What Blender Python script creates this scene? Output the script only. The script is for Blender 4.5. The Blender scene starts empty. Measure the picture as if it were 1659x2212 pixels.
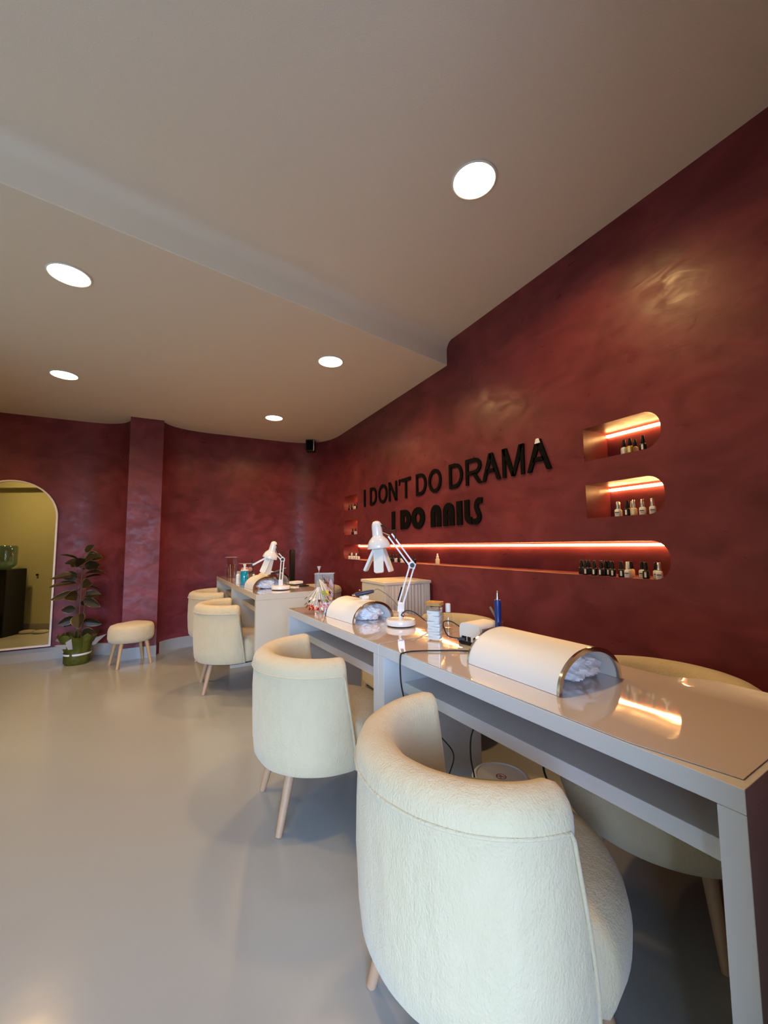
import bpy, bmesh, math, random
from mathutils import Vector, Matrix, noise
random.seed(7)
C = bpy.context.scene
COL = C.collection
PI = math.pi

# ------------------------------------------------------------------ camera
cam_d = bpy.data.cameras.new('camera'); cam = bpy.data.objects.new('camera', cam_d); COL.objects.link(cam)
cam_d.sensor_fit = 'HORIZONTAL'; cam_d.sensor_width = 36.0; cam_d.lens = 870 / 1659 * 36.0
cam_d.clip_start = 0.02
cam.matrix_world = Matrix(((0.882715, -0.031024, -0.468883, 0.0),
                           (-0.469828, -0.076769, -0.879414, 0.0),
                           (-0.008713, 0.996566, -0.082341, 1.18),
                           (0, 0, 0, 1)))
C.camera = cam

# ------------------------------------------------------------------ light and exposure
SKY = 20.0          # daylight outside the shop window
LAMP = 10.8        # recessed ceiling lamps
LED = 31.0         # niche strips
w = bpy.data.worlds.new('world'); C.world = w; w.use_nodes = True
wn = w.node_tree; bg = wn.nodes['Background']
tc = wn.nodes.new('ShaderNodeTexCoord'); sp = wn.nodes.new('ShaderNodeSeparateXYZ'); cr = wn.nodes.new('ShaderNodeValToRGB')
wn.links.new(tc.outputs['Generated'], sp.inputs[0]); wn.links.new(sp.outputs['Z'], cr.inputs[0])
cr.color_ramp.elements[0].position = 0.0; cr.color_ramp.elements[0].color = (0.07, 0.085, 0.10, 1)
cr.color_ramp.elements[1].position = 0.08; cr.color_ramp.elements[1].color = (0.45, 0.65, 1.0, 1)
wn.links.new(cr.outputs[0], bg.inputs['Color']); bg.inputs['Strength'].default_value = SKY
pd = bpy.data.lights.new('window_portal', 'AREA'); pd.shape = 'RECTANGLE'; pd.size = 2.98; pd.size_y = 2.3
pd.cycles.is_portal = True
po = bpy.data.objects.new('window_portal', pd); COL.objects.link(po)
po.location = (-1.5, -2.23, 1.25); po.rotation_euler = (PI / 2, 0, 0)     # -Z of the lamp looks along +Y
C.view_settings.view_transform = 'Standard'; C.view_settings.look = 'None'
C.view_settings.gamma = 1.0; C.view_settings.use_curve_mapping = False
C.view_settings.exposure = 0.20
C.cycles.use_denoising = True
C.cycles.max_bounces = 10; C.cycles.diffuse_bounces = 6; C.cycles.glossy_bounces = 5; C.cycles.transmission_bounces = 8
C.cycles.caustics_reflective = False; C.cycles.caustics_refractive = False
C.cycles.sample_clamp_indirect = 6.0

# ------------------------------------------------------------------ materials
def srgb(r, g, b):
    f = lambda c: ((c / 255 + 0.055) / 1.055) ** 2.4 if c > 10 else c / 255 / 12.92
    return (f(r), f(g), f(b), 1.0)
def mat(name, col, rough=0.5, metal=0.0, spec=0.5, coat=0.0, trans=0.0, sheen=0.0, bump=None, alpha=1.0, ior=1.5, emit=None, estr=0.0, sub=0.0, vary=None, coatr=0.03):
    m = bpy.data.materials.new(name); m.use_nodes = True
    nt = m.node_tree; b = nt.nodes['Principled BSDF']
    b.inputs['Base Color'].default_value = col if len(col) == 4 else (*col, 1)
    b.inputs['Roughness'].default_value = rough; b.inputs['Metallic'].default_value = metal
    b.inputs['Specular IOR Level'].default_value = spec; b.inputs['Coat Weight'].default_value = coat
    b.inputs['Coat Roughness'].default_value = coatr
    b.inputs['Transmission Weight'].default_value = trans; b.inputs['IOR'].default_value = ior
    b.inputs['Sheen Weight'].default_value = sheen; b.inputs['Alpha'].default_value = alpha
    b.inputs['Subsurface Weight'].default_value = sub
    if emit:
        b.inputs['Emission Color'].default_value = (*emit[:3], 1); b.inputs['Emission Strength'].default_value = estr
    co = nt.nodes.new('ShaderNodeTexCoord')
    if bump:                                    # list of (scale, distance, detail)
        prev = None
        for sc_, dist, det in bump:
            n = nt.nodes.new('ShaderNodeTexNoise'); n.inputs['Scale'].default_value = sc_; n.inputs['Detail'].default_value = det
            nt.links.new(co.outputs['Object'], n.inputs['Vector'])
            bn = nt.nodes.new('ShaderNodeBump'); bn.inputs['Strength'].default_value = 1.0; bn.inputs['Distance'].default_value = dist
            nt.links.new(n.outputs['Fac'], bn.inputs['Height'])
            if prev: nt.links.new(prev.outputs['Normal'], bn.inputs['Normal'])
            prev = bn
        nt.links.new(prev.outputs['Normal'], b.inputs['Normal'])
    if vary:                                    # (scale, other colour)
        n = nt.nodes.new('ShaderNodeTexNoise'); n.inputs['Scale'].default_value = vary[0]; n.inputs['Detail'].default_value = 4
        nt.links.new(co.outputs['Object'], n.inputs['Vector'])
        mx = nt.nodes.new('ShaderNodeMix'); mx.data_type = 'RGBA'
        mx.inputs[6].default_value = col if len(col) == 4 else (*col, 1); mx.inputs[7].default_value = vary[1] if len(vary[1]) == 4 else (*vary[1], 1)
        nt.links.new(n.outputs['Fac'], mx.inputs[0]); nt.links.new(mx.outputs[2], b.inputs['Base Color'])
    return m

def plaster_material():
    m = bpy.data.materials.new('burgundy_plaster'); m.use_nodes = True; nt = m.node_tree; L = nt.links
    b = nt.nodes['Principled BSDF']; co = nt.nodes.new('ShaderNodeTexCoord')
    def nz(scale, detail, dist, vec=None):
        n = nt.nodes.new('ShaderNodeTexNoise'); n.inputs['Scale'].default_value = scale; n.inputs['Detail'].default_value = detail
        n.inputs['Distortion'].default_value = dist
        L.new(vec or co.outputs['Object'], n.inputs['Vector']); return n
    mp = nt.nodes.new('ShaderNodeMapping'); mp.inputs['Rotation'].default_value = (0.7, 0, 0.0); mp.inputs['Scale'].default_value = (1.2, 1.0, 1.7)
    L.new(co.outputs['Object'], mp.inputs['Vector'])
    strokes = nz(3.4, 7, 0.9, mp.outputs['Vector'])
    broad = nz(1.3, 3, 0.6)
    fine = nz(10, 6, 0.7, mp.outputs['Vector'])
    r1 = nt.nodes.new('ShaderNodeValToRGB'); L.new(strokes.outputs['Fac'], r1.inputs[0])
    r1.color_ramp.elements[0].position = 0.36; r1.color_ramp.elements[0].color = (0.145, 0.027, 0.032, 1)
    r1.color_ramp.elements[1].position = 0.66; r1.color_ramp.elements[1].color = (0.215, 0.044, 0.052, 1)
    r2 = nt.nodes.new('ShaderNodeValToRGB'); L.new(broad.outputs['Fac'], r2.inputs[0])
    r2.color_ramp.elements[0].position = 0.35; r2.color_ramp.elements[0].color = (0.8, 0.78, 0.86, 1)
    r2.color_ramp.elements[1].position = 0.65; r2.color_ramp.elements[1].color = (1.1, 1.05, 1.05, 1)
    mx = nt.nodes.new('ShaderNodeMix'); mx.data_type = 'RGBA'; mx.blend_type = 'MULTIPLY'; mx.inputs[0].default_value = 1.0
    L.new(r1.outputs[0], mx.inputs[6]); L.new(r2.outputs[0], mx.inputs[7]); L.new(mx.outputs[2], b.inputs['Base Color'])
    mr = nt.nodes.new('ShaderNodeMapRange'); L.new(fine.outputs['Fac'], mr.inputs[0])
    mr.inputs[1].default_value = 0.3; mr.inputs[2].default_value = 0.7; mr.inputs[3].default_value = 0.27; mr.inputs[4].default_value = 0.50
    L.new(mr.outputs[0], b.inputs['Roughness']); b.inputs['Specular IOR Level'].default_value = 0.28
    bp = nt.nodes.new('ShaderNodeBump'); bp.inputs['Strength'].default_value = 0.5; bp.inputs['Distance'].default_value = 0.0018
    L.new(strokes.outputs['Fac'], bp.inputs['Height'])
    bp2 = nt.nodes.new('ShaderNodeBump'); bp2.inputs['Strength'].default_value = 0.5; bp2.inputs['Distance'].default_value = 0.0015
    L.new(fine.outputs['Fac'], bp2.inputs['Height']); L.new(bp.outputs['Normal'], bp2.inputs['Normal'])
    L.new(bp2.outputs['Normal'], b.inputs['Normal'])
    return m
M = {}
M['plaster'] = plaster_material()
M['ceiling'] = mat('white_ceiling_paint', (0.77, 0.69, 0.58), 0.85, bump=[(220, 0.0008, 3)])
M['beige_wall'] = mat('beige_wall_paint', (0.60, 0.60, 0.38), 0.8, bump=[(200, 0.0005, 3)])
M['floor'] = mat('grey_epoxy', (0.355, 0.365, 0.362), 0.19, spec=0.5, bump=[(4, 0.002, 2), (300, 0.00004, 2)], vary=(1.6, (0.33, 0.337, 0.333)))
M['baseboard'] = mat('grey_baseboard', (0.36, 0.35, 0.335), 0.3)
M['laminate'] = mat('light_grey_laminate', (0.60, 0.60, 0.60), 0.42)
M['laminate_beige'] = mat('beige_laminate', (0.62, 0.555, 0.44), 0.45)
M['film'] = mat('clear_film', (0.68, 0.62, 0.60), 0.035, spec=0.9, coat=1.0, bump=[(5, 0.0012, 2)])
M['fur'] = mat('cream_plush', (0.67, 0.56, 0.375), 0.9, spec=0.15, sheen=0.35, bump=[(10, 0.005, 3), (50, 0.0030, 6), (240, 0.0026, 4)], vary=(28, (0.60, 0.495, 0.315)))
for nd in [n for n in M['fur'].node_tree.nodes if n.type == 'TEX_NOISE']:
    nt_ = M['fur'].node_tree; mpn = nt_.nodes.new('ShaderNodeMapping'); mpn.inputs['Scale'].default_value = (1.0, 1.0, 0.55)
    nt_.links.new([n for n in nt_.nodes if n.type == 'TEX_COORD'][0].outputs['Object'], mpn.inputs['Vector']); nt_.links.new(mpn.outputs['Vector'], nd.inputs['Vector'])
M['wood'] = mat('beech_wood', (0.42, 0.24, 0.14), 0.45, vary=(30, (0.50, 0.31, 0.19)))
M['wood_light'] = mat('pale_wood', (0.48, 0.28, 0.13), 0.5, vary=(40, (0.56, 0.36, 0.18)))
M['bamboo'] = mat('bamboo', (0.55, 0.30, 0.09), 0.4, vary=(60, (0.45, 0.22, 0.06)))
M['black'] = mat('black_plastic', (0.008, 0.008, 0.009), 0.3, spec=0.3)
M['black_matte'] = mat('black_acrylic_lettering', (0.004, 0.0035, 0.0035), 0.75, spec=0.08)
M['cable'] = mat('black_cable', (0.008, 0.008, 0.009), 0.45)
M['white'] = mat('white_gloss', (0.82, 0.80, 0.80), 0.18, coat=0.5)
M['white_satin'] = mat('white_satin', (0.84, 0.83, 0.82), 0.42, spec=0.3)
M['cream_plastic'] = mat('cream_plastic', (0.74, 0.68, 0.58), 0.35)
M['panel'] = mat('led_panel_diffuser', (0.74, 0.75, 0.70), 0.35, bump=[(500, 0.0006, 2)])
M['chrome'] = mat('chrome', (0.75, 0.72, 0.70), 0.12, metal=1.0)
M['silver'] = mat('silver_cap', (0.85, 0.83, 0.80), 0.25, metal=1.0)
M['grey_metal'] = mat('grey_tool', (0.16, 0.16, 0.17), 0.4, metal=0.3)
M['tissue'] = mat('white_tissue', (0.86, 0.87, 0.90), 0.8, sub=0.0, bump=[(45, 0.006, 4)])
M['cotton'] = mat('cotton_pads', (0.88, 0.88, 0.90), 0.9, bump=[(90, 0.003, 3)])
M['navy'] = mat('navy_handpiece', (0.012, 0.035, 0.22), 0.3)
M['navy_dark'] = mat('dark_navy_handpiece', (0.012, 0.018, 0.06), 0.35)
M['amber'] = mat('amber_liquid', (0.42, 0.28, 0.03), 0.15)
M['blue_liquid'] = mat('blue_liquid', (0.0, 0.27, 0.42), 0.1, coat=0.6)
def thin_clear(name, tint=(0.95, 0.93, 0.92), t=0.86):
    m = bpy.data.materials.new(name); m.use_nodes = True; nt = m.node_tree; nt.nodes.clear()
    o = nt.nodes.new('ShaderNodeOutputMaterial'); mx = nt.nodes.new('ShaderNodeMixShader'); tr = nt.nodes.new('ShaderNodeBsdfTransparent')
    gl = nt.nodes.new('ShaderNodeBsdfGlossy'); fr = nt.nodes.new('ShaderNodeFresnel'); ad = nt.nodes.new('ShaderNodeMath'); ad.operation = 'ADD'
    ad.inputs[1].default_value = 1 - t; fr.inputs['IOR'].default_value = 1.45
    tr.inputs['Color'].default_value = (*tint, 1); gl.inputs['Roughness'].default_value = 0.04; gl.inputs['Color'].default_value = (0.9, 0.9, 0.9, 1)
    gm = nt.nodes.new('ShaderNodeNewGeometry'); iv = nt.nodes.new('ShaderNodeMath'); iv.operation = 'SUBTRACT'; iv.inputs[0].default_value = 1.0; nt.links.new(gm.outputs['Backfacing'], iv.inputs[1])
    mu = nt.nodes.new('ShaderNodeMath'); mu.operation = 'MULTIPLY'; nt.links.new(fr.outputs[0], mu.inputs[0]); nt.links.new(iv.outputs[0], mu.inputs[1]); nt.links.new(mu.outputs[0], ad.inputs[0]); nt.links.new(ad.outputs[0], mx.inputs[0]); nt.links.new(tr.outputs[0], mx.inputs[1]); nt.links.new(gl.outputs[0], mx.inputs[2])
    nt.links.new(mx.outputs[0], o.inputs[0]); return m
M['glass_edge'] = mat('acrylic_edge', (0.62, 0.56, 0.54), 0.2, alpha=0.8)
M['clear'] = thin_clear('clear_acrylic', t=0.97)
M['glass'] = thin_clear('clear_glass', (0.97, 0.98, 0.98), 0.98)
M['water'] = thin_clear('blue_water_bottle', (0.45, 0.62, 0.68), 0.85)
M['mirror'] = mat('mirror_glass', (0.90, 0.95, 0.84), 0.01, metal=1.0)
M['mirror_frame'] = mat('white_mirror_frame', (0.80, 0.74, 0.72), 0.35)
M['green_wrap'] = mat('green_wrap_paper', (0.13, 0.14, 0.012), 0.45, bump=[(18, 0.01, 3)], vary=(7, (0.19, 0.20, 0.03)))
M['stem'] = mat('plant_stem', (0.10, 0.055, 0.03), 0.6)
M['led'] = mat('led_strip', (1, 0.75, 0.45), 0.5, emit=(1.0, 0.52, 0.17), estr=LED)
M['lamp_glow'] = mat('lamp_diffuser', (1, 0.9, 0.75), 0.5, emit=(1.0, 0.80, 0.50), estr=14.0)
M['brown_paper'] = mat('kraft_file', (0.46, 0.27, 0.14), 0.6)
M['pink'] = mat('pink_file', (0.62, 0.36, 0.36), 0.6)
M['red_file'] = mat('red_file', (0.35, 0.06, 0.05), 0.6)
M['label'] = mat('white_label', (0.78, 0.76, 0.74), 0.5)
M['grey_print'] = mat('grey_print', (0.07, 0.07, 0.08), 0.5)
M['red_print'] = mat('dark_red_print', (0.30, 0.01, 0.02), 0.5)
M['cream_liquid'] = mat('cream_bottle', (0.70, 0.52, 0.30), 0.35)
M['tip'] = mat('clear_tip_stick', (0.74, 0.71, 0.62), 0.3)
def leaf_material(name, dark, edge):
    m = mat(name, dark, 0.45, spec=0.3); nt = m.node_tree; b = nt.nodes['Principled BSDF']
    uv = nt.nodes.new('ShaderNodeUVMap'); s = nt.nodes.new('ShaderNodeSeparateXYZ'); nt.links.new(uv.outputs[0], s.inputs[0])
    n = nt.nodes.new('ShaderNodeTexNoise'); n.inputs['Scale'].default_value = 18; co = nt.nodes.new('ShaderNodeTexCoord'); nt.links.new(co.outputs['Object'], n.inputs['Vector'])
    a = nt.nodes.new('ShaderNodeMath'); a.operation = 'MULTIPLY_ADD'; nt.links.new(n.outputs['Fac'], a.inputs[0]); a.inputs[1].default_value = 0.7; nt.links.new(s.outputs['X'], a.inputs[2])
    r = nt.nodes.new('ShaderNodeValToRGB'); sb = nt.nodes.new('ShaderNodeMapRange'); sb.inputs[1].default_value = 1.22; sb.inputs[2].default_value = 1.32; nt.links.new(a.outputs[0], sb.inputs[0]); nt.links.new(sb.outputs[0], r.inputs[0])
    r.color_ramp.elements[0].position = 0.0; r.color_ramp.elements[0].color = (*dark, 1)
    r.color_ramp.elements[1].position = 1.0; r.color_ramp.elements[1].color = (*edge, 1)
    nt.links.new(r.outputs[0], b.inputs['Base Color']); return m
M['leaf'] = leaf_material('variegated_leaf', (0.028, 0.019, 0.008), (0.20, 0.16, 0.07))
M['leaf_young'] = leaf_material('bright_leaf', (0.05, 0.16, 0.01), (0.07, 0.20, 0.015))

# ------------------------------------------------------------------ mesh helpers
def obj(name, bm, m, parent=None, smooth=35, loc=None):
    me = bpy.data.meshes.new(name); bmesh.ops.recalc_face_normals(bm, faces=bm.faces[:]); bm.to_mesh(me); bm.free()
    ms = m if isinstance(m, (list, tuple)) else [m]
    for k in ms: me.materials.append(k)
    if smooth:
        for p in me.polygons: p.use_smooth = True
        me.set_sharp_from_angle(angle=math.radians(smooth))
    o = bpy.data.objects.new(name, me); COL.objects.link(o)
    if parent: o.parent = parent
    if loc: o.location = loc
    return o
def thing(name, label, cat, loc=(0, 0, 0), rz=0.0, group=None):
    o = bpy.data.objects.new(name, None); COL.objects.link(o); o.empty_display_size = 0.05
    o.location = loc; o.rotation_euler = (0, 0, rz); o['label'] = label; o['category'] = cat
    if group: o['group'] = group
    return o
def tag(o, label, cat, group=None):
    o['label'] = label; o['category'] = cat
    if group: o['group'] = group
    return o
def struct(name, bm, m, smooth=35, parent=None):
    o = obj(name, bm, m, parent, smooth)
    if not parent: o['kind'] = 'structure'
    return o
def B(): return bmesh.new()
def box(bm, x0, x1, y0, y1, z0, z1, bev=0.0, mx=None, mi=0):
    r = bmesh.ops.create_cube(bm, size=1.0); vs = r['verts']
    for v in vs: v.co = Vector(((x0 + x1) / 2 + v.co.x * (x1 - x0), (y0 + y1) / 2 + v.co.y * (y1 - y0), (z0 + z1) / 2 + v.co.z * (z1 - z0)))
    fs = list({f for v in vs for f in v.link_faces})
    if bev > 0:
        es = list({e for v in vs for e in v.link_edges})
        r2 = bmesh.ops.bevel(bm, geom=es, offset=bev, segments=2, affect='EDGES', profile=0.5)
        fs = list({f for v in r2['verts'] for f in v.link_faces} | {f for f in fs if f.is_valid}); vs = list({v for f in fs for v in f.verts})
    for f in fs: f.material_index = mi
    if mx is not None:
        for v in vs: v.co = mx @ v.co
    return vs
def lathe(bm, prof, n=32, mx=None, mi=0, cap=True, sx=1.0, sy=1.0):
    rings = []
    for r, z in prof:
        ring = []
        for i in range(n):
            a = 2 * PI * i / n; p = Vector((r * math.cos(a) * sx, r * math.sin(a) * sy, z))
            ring.append(bm.verts.new(mx @ p if mx is not None else p))
        rings.append(ring)
    for a, b in zip(rings, rings[1:]):
        for i in range(n):
            f = bm.faces.new((a[i], a[(i + 1) % n], b[(i + 1) % n], b[i])); f.material_index = mi
    if cap:
        for ring, rv in ((rings[0], True), (rings[-1], False)):
            f = bm.faces.new(ring[::-1] if rv else ring); f.material_index = mi
def spline(pts, n=8):
    P = [Vector(p) for p in pts]; out = []
    if len(P) < 3: return P
    Q = [P[0] * 2 - P[1]] + P + [P[-1] * 2 - P[-2]]
    for i in range(1, len(Q) - 2):
        for k in range(n):
            t = k / n; a, b, c, d = Q[i - 1], Q[i], Q[i + 1], Q[i + 2]
            out.append(0.5 * ((2 * b) + (c - a) * t + (2 * a - 5 * b + 4 * c - d) * t * t + (3 * b - a - 3 * c + d) * t ** 3))
    out.append(P[-1]); return out
def tube(bm, pts, r, n=8, smooth_n=0, mi=0, closed=False):
    P = spline(pts, smooth_n) if smooth_n else [Vector(p) for p in pts]
    R = r if isinstance(r, (list, tuple)) else [r] * len(P)
    if len(R) != len(P): R = [R[0] + (R[-1] - R[0]) * i / (len(P) - 1) for i in range(len(P))]
    up = Vector((0, 0, 1)); rings = []; prev = None
    for i, p in enumerate(P):
        t = (P[min(i + 1, len(P) - 1)] - P[max(i - 1, 0)]).normalized()
        if prev is None:
            s = t.cross(up); s = s.normalized() if s.length > 1e-3 else Vector((1, 0, 0))
        else:
            s = prev - t * prev.dot(t); s.normalize()
        prev = s; u = t.cross(s)
        rings.append([bm.verts.new(p + (s * math.cos(2 * PI * k / n) + u * math.sin(2 * PI * k / n)) * R[i]) for k in range(n)])
    for a, b in zip(rings, rings[1:]):
        for k in range(n):
            f = bm.faces.new((a[k], a[(k + 1) % n], b[(k + 1) % n], b[k])); f.material_index = mi
    bm.faces.new(rings[0][::-1]).material_index = mi; bm.faces.new(rings[-1]).material_index = mi
def rod(bm, a, b, r, n=10, mi=0, r2=None): tube(bm, [a, b], [r, r2 if r2 is not None else r], n, mi=mi)
def bar(bm, a, b, wd, th, mi=0, side=None):
    """rectangular bar from a to b, wd across `side`, th across the third axis"""
    a, b = Vector(a), Vector(b); t = (b - a).normalized(); s = Vector(side) if side else t.cross(Vector((0, 0, 1)))
    if s.length < 1e-4: s = Vector((1, 0, 0))
    s = (s - t * s.dot(t)).normalized(); u = t.cross(s)
    vs = [bm.verts.new(p + s * wd / 2 * i + u * th / 2 * j) for p in (a, b) for i, j in ((-1, -1), (1, -1), (1, 1), (-1, 1))]
    for q in ((3, 2, 1, 0), (4, 5, 6, 7), (0, 1, 5, 4), (1, 2, 6, 5), (2, 3, 7, 6), (3, 0, 4, 7)):
        bm.faces.new([vs[k] for k in q]).material_index = mi
def prism(bm, poly, to3, d, mi=0):
    """extrude a 2-D polygon; to3(u, v, k) with k 0..1 gives the two faces"""
    a = [bm.verts.new(to3(u, v, 0)) for u, v in poly]; b = [bm.verts.new(to3(u, v, 1)) for u, v in poly]
    n = len(poly)
    fa = bm.faces.new(a); fb = bm.faces.new(b[::-1]); fa.material_index = mi; fb.material_index = mi
    for i in range(n):
        bm.faces.new((a[i], b[i], b[(i + 1) % n], a[(i + 1) % n])).material_index = mi
    bmesh.ops.triangulate(bm, faces=[fa, fb])
def copy_thing(root, loc, rz, label, group=None):
    r = root.copy(); COL.objects.link(r); r.location = loc; r.rotation_euler = (0, 0, rz); r['label'] = label
    if group: r['group'] = group
    for ch in list(root.children):
        c = ch.copy(); COL.objects.link(c); c.parent = r
        for g in list(ch.children):
            d = g.copy(); COL.objects.link(d); d.parent = c
    return r
def rrect(w_, h_, r, n=5):
    out = []
    for cx, cy, a0 in ((w_ / 2 - r, h_ / 2 - r, 0), (-w_ / 2 + r, h_ / 2 - r, 90), (-w_ / 2 + r, -h_ / 2 + r, 180), (w_ / 2 - r, -h_ / 2 + r, 270)):
        for k in range(n + 1):
            a = math.radians(a0 + 90 * k / n); out.append((cx + r * math.cos(a), cy + r * math.sin(a)))
    return out

# ------------------------------------------------------------------ room shell
XW = 1.93; ZL = 2.617; ZH = 2.805; ND = 0.205
def beam_y(x): return 2.523 + 0.202 * (x - 1.943)

# long wall with the five recessed niches cut into it
def niche_outline(y0, y1, z0, z1, r, ends):
    """closed loop (y, z); ends: which y ends are rounded ('n' near = low y, 'f' far)"""
    out = []
    def corner(cy, cz, a0, rr):
        if rr: return [(cy + rr * math.cos(math.radians(a0 + 90 * k / 8)), cz + rr * math.sin(math.radians(a0 + 90 * k / 8))) for k in range(9)]
        return None
    rn = r if 'n' in ends else 0; rf = r if 'f' in ends else 0
    out += corner(y1 - rf, z1 - rf, 0, rf) or [(y1, z1)]
    out += corner(y0 + rn, z1 - rn, 90, rn) or [(y0, z1)]
    out += corner(y0 + rn, z0 + rn, 180, rn) or [(y0, z0)]
    out += corner(y1 - rf, z0 + rf, 270, rf) or [(y1, z0)]
    return out
NICHES = [(0.977, 1.358, 1.612, 1.787, 0.075, 'n'), (0.977, 1.358, 1.311, 1.487, 0.075, 'n'), (0.972, 4.70, 1.015, 1.19, 0.075, 'nf'),
          (4.28, 4.70, 1.612, 1.787, 0.075, 'f'), (4.28, 4.70, 1.311, 1.487, 0.075, 'f')]
bm = B()
def loop_edges(pts, x):
    vs = [bm.verts.new((x, y, z)) for y, z in pts]
    return vs, [bm.edges.new((vs[i], vs[(i + 1) % len(vs)])) for i in range(len(vs))]
_, eo = loop_edges([(0.05, 0), (4.80, 0), (4.80, 2.9), (0.05, 2.9)], XW)
allE = list(eo); nl = []
for nn in NICHES:
    vs, es = loop_edges(niche_outline(*nn), XW); allE += es; nl.append(vs)
bmesh.ops.triangle_fill(bm, use_beauty=True, use_dissolve=False, edges=allE)
for vs in nl:
    bk = [bm.verts.new((v.co.x + ND, v.co.y, v.co.z)) for v in vs]
    for i in range(len(vs)):
        j = (i + 1) % len(vs); bm.faces.new((vs[i], vs[j], bk[j], bk[i]))
    bm.faces.new(bk)
struct('wall_right', bm, M['plaster'], 40)

# curved back wall with its square pillar
def arc(p0, p1, p2, n=10):
    return [tuple((1 - t) ** 2 * a + 2 * t * (1 - t) * b + t * t * c for a, b, c in zip(p0, p1, p2)) for t in [k / n for k in range(n + 1)]]
left_part = [(-3.6, 5.575)] + arc((-0.88, 5.575), (-0.45, 5.575), (-0.412, 5.21), 12)
right_part = arc((-0.09, 5.20), (0.0, 5.445), (0.42, 5.465), 12) + [(1.0, 5.465)] + arc((1.36, 5.465), (1.93, 5.465), (1.93, 4.80), 16)
def wallstrip(bm, pts, z0, z1):
    a = [bm.verts.new((x, y, z0)) for x, y in pts]; b = [bm.verts.new((x, y, z1)) for x, y in pts]
    for i in range(len(pts) - 1): bm.faces.new((a[i], a[i + 1], b[i + 1], b[i]))
bm = B(); wallstrip(bm, left_part + [(-0.412, 5.4)], 0, 2.7); wallstrip(bm, [(-0.09, 5.4)] + right_part, 0, 2.7)
struct('wall_back', bm, M['plaster'], 50)
bm = B(); box(bm, -0.412, -0.09, 5.13, 5.5, 0.105, 2.7); struct('wall_pillar', bm, M['plaster'], 0)
# baseboard following the curves
def offset_strip(bm, pts, d, z0, z1):
    P = [Vector(p) for p in pts]; off = []
    for i, p in enumerate(P):
        t = (P[min(i + 1, len(P) - 1)] - P[max(0, i - 1)]).normalized(); off.append(p + Vector((t.y, -t.x)) * d)
    for i in range(len(P) - 1):
        q = [bm.verts.new((*v, z)) for v, z in ((off[i], z0), (off[i + 1], z0), (off[i + 1], z1), (off[i], z1), (P[i + 1], z1), (P[i], z1))]
        bm.faces.new(q[:4]); bm.faces.new((q[3], q[2], q[4], q[5]))
bm = B()
offset_strip(bm, left_part, 0.012, 0.0, 0.125)
offset_strip(bm, right_part[1:], 0.012, 0.0, 0.125)
offset_strip(bm, [(1.93, 4.80), (1.93, 0.05)], 0.012, 0.0, 0.125)
bmesh.ops.remove_doubles(bm, verts=bm.verts[:], dist=1e-5)
struct('baseboard_back', bm, M['baseboard'], 50)
bm = B(); box(bm, -0.414, -0.088, 5.124, 5.5, 0.0, 0.118); struct('baseboard_pillar', bm, M['baseboard'], 0)

# floor
bm = B(); vs = [bm.verts.new(p) for p in ((-3.6, -2.25, 0), (2.2, -2.25, 0), (2.2, 5.7, 0), (-3.6, 5.7, 0))]; bm.faces.new(vs)
struct('floor', bm, M['floor'], 0)
# ceiling in two levels, with the step rounded into the upper level
bm = B()
xs = (-3.6, 2.2)
prof = [(-3.8, ZH)] + [(-0.07 + 0.07 * math.sin(a), ZH - 0.07 + 0.07 * math.cos(a)) for a in [PI / 2 * k / 8 for k in range(9)]] + [(0.0, ZL + 0.004), (0.004, ZL), (5.2, ZL)]
rows = []
for x in xs:
    rows.append([bm.verts.new((x, (beam_y(x) + dy) if dy > -3 else -2.25, z)) for dy, z in prof])
for i in range(len(prof) - 1): bm.faces.new((rows[0][i], rows[1][i], rows[1][i + 1], rows[0][i + 1]))
struct('ceiling', bm, M['ceiling'], 40)
# front of the room (behind the camera): return wall, an added shade block and the shop window the daylight comes through
bm = B(); box(bm, 0.45, 2.1, -2.25, 0.05, 0, 2.81); box(bm, 0.87, 1.93, 0.05, 0.27, 0, 1.22); struct('wall_front_and_shade_block', bm, M['plaster'], 0)  # second, low box: unseen block added to keep light off the near desk end
bm = B(); box(bm, -3.7, -3.6, -2.35, 5.7, 0, 2.81); struct('wall_left', bm, M['beige_wall'], 0)
bm = B(); box(bm, -3.6, 0.45, -2.35, -2.25, 0, 0.12); box(bm, -3.6, 0.45, -2.35, -2.25, 2.38, 2.81)
box(bm, -3.6, -2.98, -2.35, -2.25, 0.12, 2.38); box(bm, -0.02, 0.45, -2.35, -2.25, 0.12, 2.38)
struct('wall_shopfront', bm, M['beige_wall'], 0)
bm = B()
for x in (-2.98, -1.50, -0.06): box(bm, x, x + 0.04, -2.32, -2.28, 0.12, 2.38)
box(bm, -2.98, -0.02, -2.32, -2.28, 0.12, 0.16); box(bm, -2.98, -0.02, -2.32, -2.28, 2.34, 2.38)
struct('window_1', bm, M['black'], 0)
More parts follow.
